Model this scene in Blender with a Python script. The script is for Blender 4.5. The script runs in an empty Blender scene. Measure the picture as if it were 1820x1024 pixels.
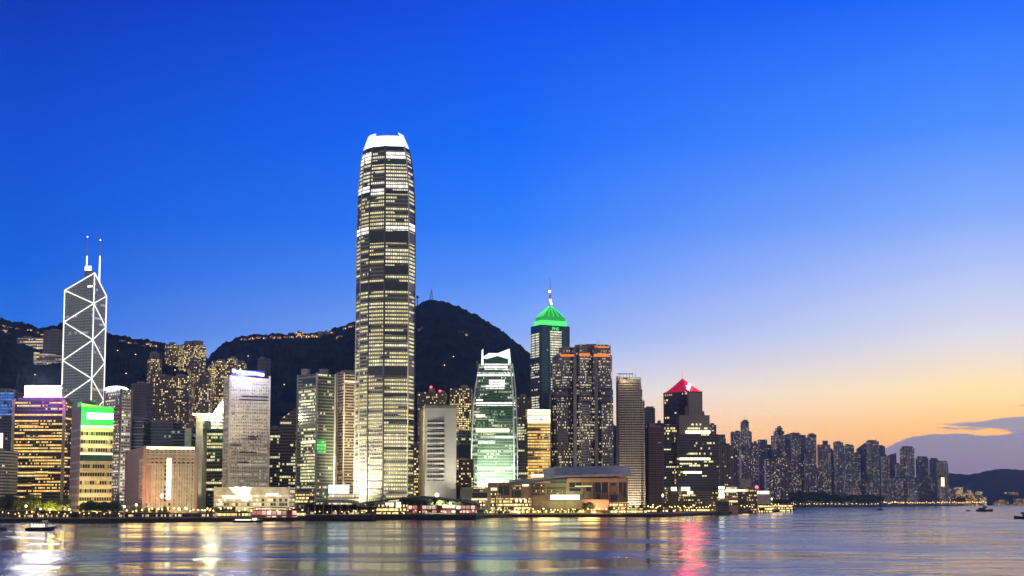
import bpy, math, random
from mathutils import Vector, noise as mnoise
R = math.radians
rng = random.Random(7)
scene = bpy.context.scene
C = scene.collection

# ------------------------------------------------------------------ camera
F, CX, HZ, CAMZ, PITCH = 2400.0, 910.0, 889.0, 20.0, R(5.0)
CY = HZ - F * math.tan(PITCH)
cam_d = bpy.data.cameras.new('camera')
cam = bpy.data.objects.new('camera', cam_d); C.objects.link(cam)
cam.location = (0, 0, CAMZ); cam.rotation_euler = (R(90) + PITCH, 0, 0)
cam_d.sensor_width = 36; cam_d.lens = 36 * F / 1820
cam_d.shift_y = (CY - 512) / 1820
cam_d.clip_start = 1; cam_d.clip_end = 60000
scene.camera = cam
scene.render.engine = 'CYCLES'
scene.cycles.use_denoising = True
scene.cycles.max_bounces = 5
scene.cycles.diffuse_bounces = 2
scene.cycles.glossy_bounces = 3
scene.cycles.transmission_bounces = 2
scene.cycles.volume_bounces = 0
scene.cycles.sample_clamp_indirect = 8
scene.cycles.caustics_reflective = False
scene.cycles.caustics_refractive = False
scene.view_settings.view_transform = 'Standard'
scene.view_settings.look = 'None'
scene.view_settings.exposure = 0.0
scene.view_settings.gamma = 1.0

def lin(c):
    return tuple(((v / 255) / 12.92 if v / 255 <= 0.04045 else ((v / 255 + 0.055) / 1.055) ** 2.4) for v in c)

# ------------------------------------------------------------------ node helper
class NT:
    def __init__(s, nt):
        s.nt = nt
    def n(s, t, **kw):
        nd = s.nt.nodes.new(t)
        for k, v in kw.items():
            setattr(nd, k, v)
        return nd
    def link(s, a, b):
        s.nt.links.new(a, b)
    def put(s, sock, v):
        if isinstance(v, bpy.types.NodeSocket):
            s.link(v, sock)
        elif isinstance(v, tuple) and len(v) == 3 and sock.type == 'RGBA':
            sock.default_value = (*v, 1)
        else:
            sock.default_value = v
    def m(s, op, a, b=None, c=None, clamp=False):
        nd = s.n('ShaderNodeMath', operation=op, use_clamp=clamp)
        s.put(nd.inputs[0], a)
        if b is not None: s.put(nd.inputs[1], b)
        if c is not None: s.put(nd.inputs[2], c)
        return nd.outputs[0]
    def mix(s, f, a, b, mode='MIX'):
        nd = s.n('ShaderNodeMix', data_type='RGBA', blend_type=mode)
        s.put(nd.inputs[0], f); s.put(nd.inputs[6], a); s.put(nd.inputs[7], b)
        return nd.outputs[2]
    def mrange(s, v, a, b, c=0.0, d=1.0, mode='LINEAR'):
        nd = s.n('ShaderNodeMapRange', interpolation_type=mode)
        s.put(nd.inputs[0], v)
        for i, x in enumerate((a, b, c, d)): s.put(nd.inputs[1 + i], x)
        return nd.outputs[0]
    def xyz(s, x, y, z):
        nd = s.n('ShaderNodeCombineXYZ')
        s.put(nd.inputs[0], x); s.put(nd.inputs[1], y); s.put(nd.inputs[2], z)
        return nd.outputs[0]
    def sep(s, v):
        nd = s.n('ShaderNodeSeparateXYZ'); s.link(v, nd.inputs[0]); return nd.outputs
    def ramp(s, f, stops, interp='LINEAR'):
        nd = s.n('ShaderNodeValToRGB'); cr = nd.color_ramp; cr.interpolation = interp
        while len(cr.elements) > 1: cr.elements.remove(cr.elements[-1])
        cr.elements[0].position = stops[0][0]; cr.elements[0].color = (*stops[0][1], 1)
        for p, c in stops[1:]:
            e = cr.elements.new(p); e.color = (*c, 1)
        s.put(nd.inputs[0], f)
        return nd.outputs[0]
    def noise(s, vec, scale=1.0, detail=0.0, rough=0.5):
        nd = s.n('ShaderNodeTexNoise')
        s.link(vec, nd.inputs['Vector']); nd.inputs['Scale'].default_value = scale
        nd.inputs['Detail'].default_value = detail; nd.inputs['Roughness'].default_value = rough
        return nd.outputs['Fac']

# ------------------------------------------------------------------ world: dusk sky
SUN_AZ, SUN_EL = R(34), R(-1.0)
world = bpy.data.worlds.new('World'); scene.world = world; world.use_nodes = True
w = NT(world.node_tree); world.node_tree.nodes.clear()
tc = w.n('ShaderNodeTexCoord')
dx, dy, dz = w.sep(tc.outputs['Generated'])
hor = w.m('SQRT', w.m('ADD', w.m('MULTIPLY', dx, dx), w.m('MULTIPLY', dy, dy)))
elev = w.m('MULTIPLY', w.m('ARCTAN2', dz, hor), 57.29578)
azim = w.m('MULTIPLY', w.m('ARCTAN2', dx, dy), 57.29578)
ef = w.m('DIVIDE', w.m('MAXIMUM', elev, 0.0), 40.0, clamp=True)
def sky(st): return [(e / 40.0, lin(c)) for e, c in st]
SKY_L = sky([(0, (140, 180, 240)), (3, (92, 152, 238)), (6.9, (34, 114, 228)), (9.2, (6, 98, 222)), (11.5, (0, 88, 214)), (14.9, (0, 76, 206)), (20.3, (0, 50, 178)), (27, (0, 44, 140)), (40, (40, 62, 120))])
SKY_C = sky([(0, (255, 186, 120)), (2.8, (250, 204, 160)), (4.5, (214, 214, 226)), (6.9, (138, 178, 252)), (9.2, (84, 148, 254)), (11.5, (36, 126, 252)), (14.9, (0, 106, 250)), (20.3, (0, 78, 232)), (27, (0, 60, 170)), (40, (44, 68, 128))])
SKY_R = sky([(0, (255, 156, 66)), (1.5, (255, 168, 70)), (2.8, (255, 192, 92)), (4.5, (255, 224, 160)), (6.9, (222, 225, 240)), (9.2, (180, 200, 250)), (11.5, (128, 172, 252)), (14.9, (70, 142, 254)), (20.3, (0, 102, 250)), (27, (0, 76, 180)), (40, (54, 76, 132))])
cl, cc, cr_ = (w.ramp(ef, s, 'EASE' if False else 'LINEAR') for s in (SKY_L, SKY_C, SKY_R))
t1 = w.mrange(azim, -20.0, 0.0, 0.0, 1.0)
t2 = w.mrange(azim, 0.0, 19.0, 0.0, 1.0)
col = w.mix(t2, w.mix(t1, cl, cc), cr_)
gain = w.n('ShaderNodeVectorMath', operation='SCALE'); w.link(col, gain.inputs[0]); w.link(w.mrange(elev, 1.0, 7.0, 1.6, 1.04), gain.inputs[3])
col = gain.outputs[0]
# low slate cloud bank over the western horizon
wob = w.m('MULTIPLY', w.m('SUBTRACT', w.noise(w.xyz(w.m('MULTIPLY', azim, .9), w.m('MULTIPLY', elev, 3.0), 3.3), 1.0, 4.0, .6), .5), .75)
def streak(az0, az1, e_lo, e_hi, taper):
    # a long flat cloud between two elevations that starts as a point at az0
    grow_ = w.mrange(azim, az0, az0 + taper, 0.0, 1.0, 'SMOOTHSTEP'); end = w.mrange(azim, az1, az1 + 1.2, 1.0, 0.0, 'SMOOTHSTEP')
    half = w.m('MULTIPLY', w.m('MULTIPLY', grow_, end), (e_hi - e_lo) / 2); mid = e_hi - (e_hi - e_lo) / 2
    d = w.m('SUBTRACT', half, w.m('ABSOLUTE', w.m('SUBTRACT', w.m('ADD', elev, w.m('MULTIPLY', wob, .35)), mid)))
    return w.mrange(d, -.02, .09, 0.0, 1.0, 'SMOOTHSTEP')
edge = w.m('MAXIMUM', streak(16.6, 40, 2.72, 3.34, 5.0), w.m('MAXIMUM', streak(17.2, 18.9, 2.80, 2.95, .8), w.m('MAXIMUM', streak(19.9, 60, 3.66, 3.80, 1.5), streak(19.8, 60, 2.5, 3.05, 1.2))))
bank_top = w.ramp(w.m('DIVIDE', w.m('SUBTRACT', azim, 13.0), 9.0, clamp=True), [(max(a, 0), (b, b, b)) for a, b in [(0.04, 0.1862), (0.165, 0.3055), (0.2393, 0.3961), (0.2887, 0.4391), (0.3622, 0.501), (0.4353, 0.5272), (0.556, 0.5439), (0.6277, 0.5296), (0.6871, 0.5105), (0.7578, 0.5201), (0.8163, 0.5344), (0.909, 0.5487)]], 'B_SPLINE')
bank = w.mrange(w.m('SUBTRACT', w.m('ADD', w.m('MULTIPLY', bank_top, 5.0), w.m('MULTIPLY', wob, .32)), elev), -.03, .06, 0.0, 1.0, 'SMOOTHSTEP')
bank = w.m('MULTIPLY', bank, w.mrange(azim, 12.5, 13.8, 0.0, 1.0))
bankc = w.mix(w.mrange(elev, 1.2, 2.7, 0.0, 1.0), (.38, .31, .38), (.31, .33, .46))
col = w.mix(w.m('MULTIPLY', edge, .95), col, (.36, .36, .48))
col = w.mix(w.m('MULTIPLY', bank, .97), col, bankc)
# the half of the sky behind the camera: grey fill light added for facades
back = w.mrange(dy, 0.55, -0.15, 0.0, 1.0, 'SMOOTHSTEP')
bk = w.ramp(w.m('DIVIDE', w.m('MAXIMUM', elev, 0.0), 90.0, clamp=True), [(0, (.66, .60, .55)), (.25, (.54, .50, .50)), (1, (.10, .13, .23))])
col = w.mix(back, col, bk)
zen = w.mrange(elev, 26.0, 60.0, 0.0, 1.0, 'SMOOTHSTEP')
col = w.mix(zen, col, (.07, .10, .20))
nish = w.n('ShaderNodeTexSky', sky_type='NISHITA', sun_disc=False)
nish.sun_elevation = R(0.5); nish.sun_rotation = SUN_AZ
sc_ = w.n('ShaderNodeVectorMath', operation='SCALE'); w.link(nish.outputs[0], sc_.inputs[0]); sc_.inputs[3].default_value = 0.008
add = w.mix(1.0, col, sc_.outputs[0], 'ADD')
bg = w.n('ShaderNodeBackground'); w.link(add, bg.inputs[0]); bg.inputs[1].default_value = 1.0
wo = w.n('ShaderNodeOutputWorld'); w.link(bg.outputs[0], wo.inputs[0])

# the last of the sun, just under the western ridge
sd = bpy.data.lights.new('sun', 'SUN'); sd.energy = 0.12; sd.angle = R(12); sd.color = (1, .62, .36)
sun = bpy.data.objects.new('sun', sd); C.objects.link(sun)
sun.rotation_euler = Vector((math.sin(SUN_AZ), math.cos(SUN_AZ), math.tan(R(4)))).to_track_quat('Z', 'Y').to_euler()

# ------------------------------------------------------------------ projection helpers (photo position + distance -> metres)
SN, CS = math.sin(PITCH), math.cos(PITCH)
def K(px, py=800.0):                     # x / y slope of the sight line
    u, v = (px - CX) / F, (CY - py) / F
    return u / (CS - v * SN)
def X(px, y, py=800.0): return K(px, py) * y
def Z(py, y):
    v = (CY - py) / F
    return CAMZ + y * (SN + v * CS) / (CS - v * SN)

# ------------------------------------------------------------------ object helpers
def tag(o, label=None, cat=None, group=None, kind=None):
    if label: o['label'] = label
    if cat: o['category'] = cat
    if group: o['group'] = group
    if kind: o['kind'] = kind
    return o
def empty(name, loc, label, cat, group=None):
    o = bpy.data.objects.new(name, None); C.objects.link(o); o.location = loc; o.empty_display_size = 1
    return tag(o, label, cat, group)

class MB:
    """collects faces with metre UVs and builds them as one mesh object"""
    def __init__(s): s.v, s.f, s.uv, s.mi = [], [], [], []
    def face(s, pts, uvs=None, mi=0):
        b = len(s.v); s.v += [tuple(p) for p in pts]; s.f.append(tuple(range(b, b + len(pts))))
        s.uv += list(uvs) if uvs else [(p[0], p[1]) for p in pts]; s.mi.append(mi)
    def prism(s, pts, z0, z1, pts1=None, mi=0, cap=1, u0=0.0, bottom=False, ztop=None):
        pts1 = pts1 or pts; n = len(pts); u = u0
        zt = ztop or [z1] * n
        for i in range(n):
            a, b = pts[i], pts[(i + 1) % n]; c, d = pts1[(i + 1) % n], pts1[i]
            L = math.hypot(b[0] - a[0], b[1] - a[1])
            za, zb = zt[i], zt[(i + 1) % n]
            s.face([(*a, z0), (*b, z0), (*c, zb), (*d, za)], [(u, z0), (u + L, z0), (u + L, zb), (u, za)], mi)
            u += math.ceil(L / 6) * 6
        if cap is not None:
            if ztop and n == 4:
                q = [(*pts1[i], zt[i]) for i in range(4)]
                s.face([q[0], q[1], q[2]], mi=cap); s.face([q[0], q[2], q[3]], mi=cap)
            else:
                s.face([(*p, z1) for p in pts1], mi=cap)
        if bottom: s.face([(*p, z0) for p in reversed(pts)], mi=cap if cap is not None else mi)
    def box(s, x0, x1, y0, y1, z0, z1, mi=0):
        s.prism([(x0, y0), (x1, y0), (x1, y1), (x0, y1)], z0, z1, mi=mi, cap=mi, bottom=True)
    def tube(s, p, q, r, r2=None, n=6, mi=0):
        p, q = Vector(p), Vector(q); d = (q - p).normalized(); r2 = r if r2 is None else r2
        a = d.orthogonal().normalized(); b = d.cross(a)
        c = [(math.cos(2 * math.pi * i / n), math.sin(2 * math.pi * i / n)) for i in range(n)]
        A = [p + (a * x + b * y) * r for x, y in c]; B = [q + (a * x + b * y) * r2 for x, y in c]
        for i in range(n):
            j = (i + 1) % n; s.face([A[i], A[j], B[j], B[i]], mi=mi)
        s.face(list(reversed(A)), mi=mi); s.face(B, mi=mi)
    def ball(s, c, r, mi=0, n=8, m=5, sz=1.0):
        P = lambda i, j: (c[0] + r * math.sin(math.pi * j / m) * math.cos(2 * math.pi * i / n), c[1] + r * math.sin(math.pi * j / m) * math.sin(2 * math.pi * i / n), c[2] + sz * r * math.cos(math.pi * j / m))
        for j in range(m):
            for i in range(n):
                q = [P(i, j), P(i, j + 1), P(i + 1, j + 1), P(i + 1, j)]
                if j == 0: q = [q[0], q[1], q[2]]
                elif j == m - 1: q = [q[0], q[1], q[3]]
                s.face(q, mi=mi)
    def lathe(s, c, prof, n=16, mi=0, uvh=True):
        for (r0, z0), (r1, z1) in zip(prof, prof[1:]):
            for i in range(n):
                a, b = 2 * math.pi * i / n, 2 * math.pi * (i + 1) / n
                s.face([(c[0] + r0 * math.cos(a), c[1] + r0 * math.sin(a), z0), (c[0] + r0 * math.cos(b), c[1] + r0 * math.sin(b), z0),
                        (c[0] + r1 * math.cos(b), c[1] + r1 * math.sin(b), z1), (c[0] + r1 * math.cos(a), c[1] + r1 * math.sin(a), z1)],
                       [(a * r0, z0), (b * r0, z0), (b * r0, z1), (a * r0, z1)], mi)
    def build(s, name, mats, parent=None, smooth=False):
        mats = mats if isinstance(mats, (list, tuple)) else [mats]
        o3 = Vector((0, 0, 0))
        p = parent
        while p is not None: o3 += p.location; p = p.parent
        me = bpy.data.meshes.new(name)
        me.from_pydata([tuple(Vector(v) - o3) for v in s.v], [], s.f)
        for mt in mats: me.materials.append(mt)
        k = len(mats) - 1
        for poly, i in zip(me.polygons, s.mi):
            poly.material_index = min(i, k); poly.use_smooth = smooth
        uvl = me.uv_layers.new(name='UVMap')
        for i, uv in enumerate(s.uv): uvl.data[i].uv = uv
        me.update()
        o = bpy.data.objects.new(name, me); C.objects.link(o); o.parent = parent
        return o

# ------------------------------------------------------------------ materials
def new_mat(name):
    mt = bpy.data.materials.new(name); mt.use_nodes = True; mt.node_tree.nodes.clear()
    return mt, NT(mt.node_tree)
def plain(name, color, rough=0.7, metal=0.0, emit=None, es=0.0, mottled=0.25, scale=0.15, sample=True):
    mt, t = new_mat(name)
    b = t.n('ShaderNodeBsdfPrincipled'); o = t.n('ShaderNodeOutputMaterial'); t.link(b.outputs[0], o.inputs[0])
    if mottled:
        co = t.n('ShaderNodeTexCoord'); nz = t.noise(co.outputs['Object'], scale, 4.0)
        f = t.mrange(nz, 0.3, 0.7, 1 - mottled, 1 + mottled)
        vm = t.n('ShaderNodeVectorMath', operation='SCALE'); vm.inputs[0].default_value = color; t.link(f, vm.inputs[3])
        t.link(vm.outputs[0], b.inputs['Base Color'])
    else: b.inputs['Base Color'].default_value = (*color, 1)
    b.inputs['Roughness'].default_value = rough; b.inputs['Metallic'].default_value = metal
    if emit:
        b.inputs['Emission Color'].default_value = (*emit, 1); b.inputs['Emission Strength'].default_value = es
    if not sample: mt.cycles.emission_sampling = 'NONE'
    return mt
def glow(name, color, strength, sample=True):
    mt, t = new_mat(name)
    e = t.n('ShaderNodeEmission'); o = t.n('ShaderNodeOutputMaterial'); t.link(e.outputs[0], o.inputs[0])
    e.inputs[0].default_value = (*color, 1); e.inputs[1].default_value = strength
    if not sample: mt.cycles.emission_sampling = 'NONE'
    return mt

def facade_group():
    g = bpy.data.node_groups.new('facade', 'ShaderNodeTree')
    I = g.interface
    def inp(n, t, d):
        s = I.new_socket(n, in_out='INPUT', socket_type=t); s.default_value = d
    for n, d in (('Wall', (.3, .3, .3, 1)), ('Glass', (.02, .03, .05, 1)), ('LightA', (1, .7, .35, 1)), ('LightB', (1, .9, .7, 1))): inp(n, 'NodeSocketColor', d)
    for n, d in (('Bay', 3.0), ('Floor', 3.6), ('FrameU', .15), ('FrameV', .3), ('Lit', .3), ('Row', .4), ('Area', .8), ('Strength', 1.0), ('Seed', 0.0), ('Gloss', .2), ('Dim', .0), ('Metal', .0)): inp(n, 'NodeSocketFloat', d)
    I.new_socket('Shader', in_out='OUTPUT', socket_type='NodeSocketShader')
    t = NT(g); gi = t.n('NodeGroupInput'); go = t.n('NodeGroupOutput'); G = gi.outputs
    uv = t.n('ShaderNodeUVMap'); u, v, _ = t.sep(uv.outputs[0])
    fu, fv = t.m('DIVIDE', u, G['Bay']), t.m('DIVIDE', v, G['Floor'])
    iu, iv = t.m('FLOOR', fu), t.m('FLOOR', fv)
    ru, rv = t.m('FRACT', fu), t.m('FRACT', fv)
    mu = t.m('MULTIPLY', t.m('GREATER_THAN', ru, t.m('MULTIPLY', G['FrameU'], .5)), t.m('LESS_THAN', ru, t.m('SUBTRACT', 1.0, t.m('MULTIPLY', G['FrameU'], .5))))
    mv = t.m('MULTIPLY', t.m('GREATER_THAN', rv, t.m('MULTIPLY', G['FrameV'], .6)), t.m('LESS_THAN', rv, t.m('SUBTRACT', 1.0, t.m('MULTIPLY', G['FrameV'], .4))))
    mask = t.m('MULTIPLY', mu, mv)
    def white(z):
        n = t.n('ShaderNodeTexWhiteNoise', noise_dimensions='3D'); t.link(t.xyz(iu, iv, t.m('ADD', G['Seed'], z)), n.inputs[0]); return n.outputs[0]
    w1, w2, w3 = white(.37), white(11.7), white(23.1)
    row = t.noise(t.xyz(t.m('MULTIPLY', iu, .05), t.m('MULTIPLY', iv, .83), G['Seed']), 1.0, 0.0)
    row = t.mrange(row, .25, .75)
    area = t.noise(t.xyz(t.m('MULTIPLY', u, .018), t.m('MULTIPLY', v, .02), t.m('ADD', G['Seed'], 5.0)), 1.0, 1.0)
    s = t.m('ADD', t.m('MULTIPLY', w1, t.m('SUBTRACT', 1.0, G['Row'])), t.m('MULTIPLY', row, G['Row']))
    s = t.m('ADD', s, t.m('MULTIPLY', t.m('SUBTRACT', area, .5), G['Area']))
    lit = t.m('GREATER_THAN', s, t.m('SUBTRACT', 1.0, G['Lit']))
    br = t.m('ADD', .22, t.m('MULTIPLY', t.m('POWER', w2, 2.2), .95))
    br = t.m('ADD', t.m('MULTIPLY', br, t.m('SUBTRACT', 1.0, t.m('MULTIPLY', G['Row'], .85))), t.m('MULTIPLY', t.m('ADD', .35, t.m('MULTIPLY', row, .45)), t.m('MULTIPLY', G['Row'], .85)))
    br = t.m('MULTIPLY', br, t.mrange(rv, .2, .9, .75, 1.15))
    em = t.m('ADD', t.m('MULTIPLY', lit, br), G['Dim'])
    em = t.m('MULTIPLY', t.m('MULTIPLY', em, mask), G['Strength'])
    dirt = t.noise(t.xyz(t.m('MULTIPLY', u, .2), t.m('MULTIPLY', v, .03), G['Seed']), 1.0, 3.0)
    wallc = t.mix(1.0, G['Wall'], t.mrange(dirt, .3, .7, .72, 1.22), 'MULTIPLY')
    b = t.n('ShaderNodeBsdfPrincipled')
    t.link(t.mix(mask, wallc, G['Glass']), b.inputs['Base Color'])
    t.link(t.m('ADD', .75, t.m('MULTIPLY', mask, t.m('SUBTRACT', G['Gloss'], .75))), b.inputs['Roughness'])
    t.link(t.m('MULTIPLY', mask, G['Metal']), b.inputs['Metallic'])
    t.link(t.mix(w3, G['LightA'], G['LightB']), b.inputs['Emission Color'])
    t.link(t.m('MULTIPLY', em, 1.25), b.inputs['Emission Strength'])
    t.link(b.outputs[0], go.inputs[0])
    return g
FG = facade_group()
def facade(name, wall, glass=(.02, .03, .05), la=(1, .62, .25), lb=(1, .86, .58), **kw):
    mt, t = new_mat(name)
    g = t.n('ShaderNodeGroup'); g.node_tree = FG; o = t.n('ShaderNodeOutputMaterial'); t.link(g.outputs[0], o.inputs[0])
    for n, c in (('Wall', wall), ('Glass', glass), ('LightA', la), ('LightB', lb)): g.inputs[n].default_value = (*c, 1)
    for k, vv in kw.items(): g.inputs[k].default_value = vv
    mt.cycles.emission_sampling = 'NONE'
    return mt
WARM, WHITE, YEL, GOLD = (1, .60, .24), (1, .90, .68), (1, .82, .36), (1, .55, .10)
COOL, GRN = (.85, .95, 1), (.75, 1, .45)
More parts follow.
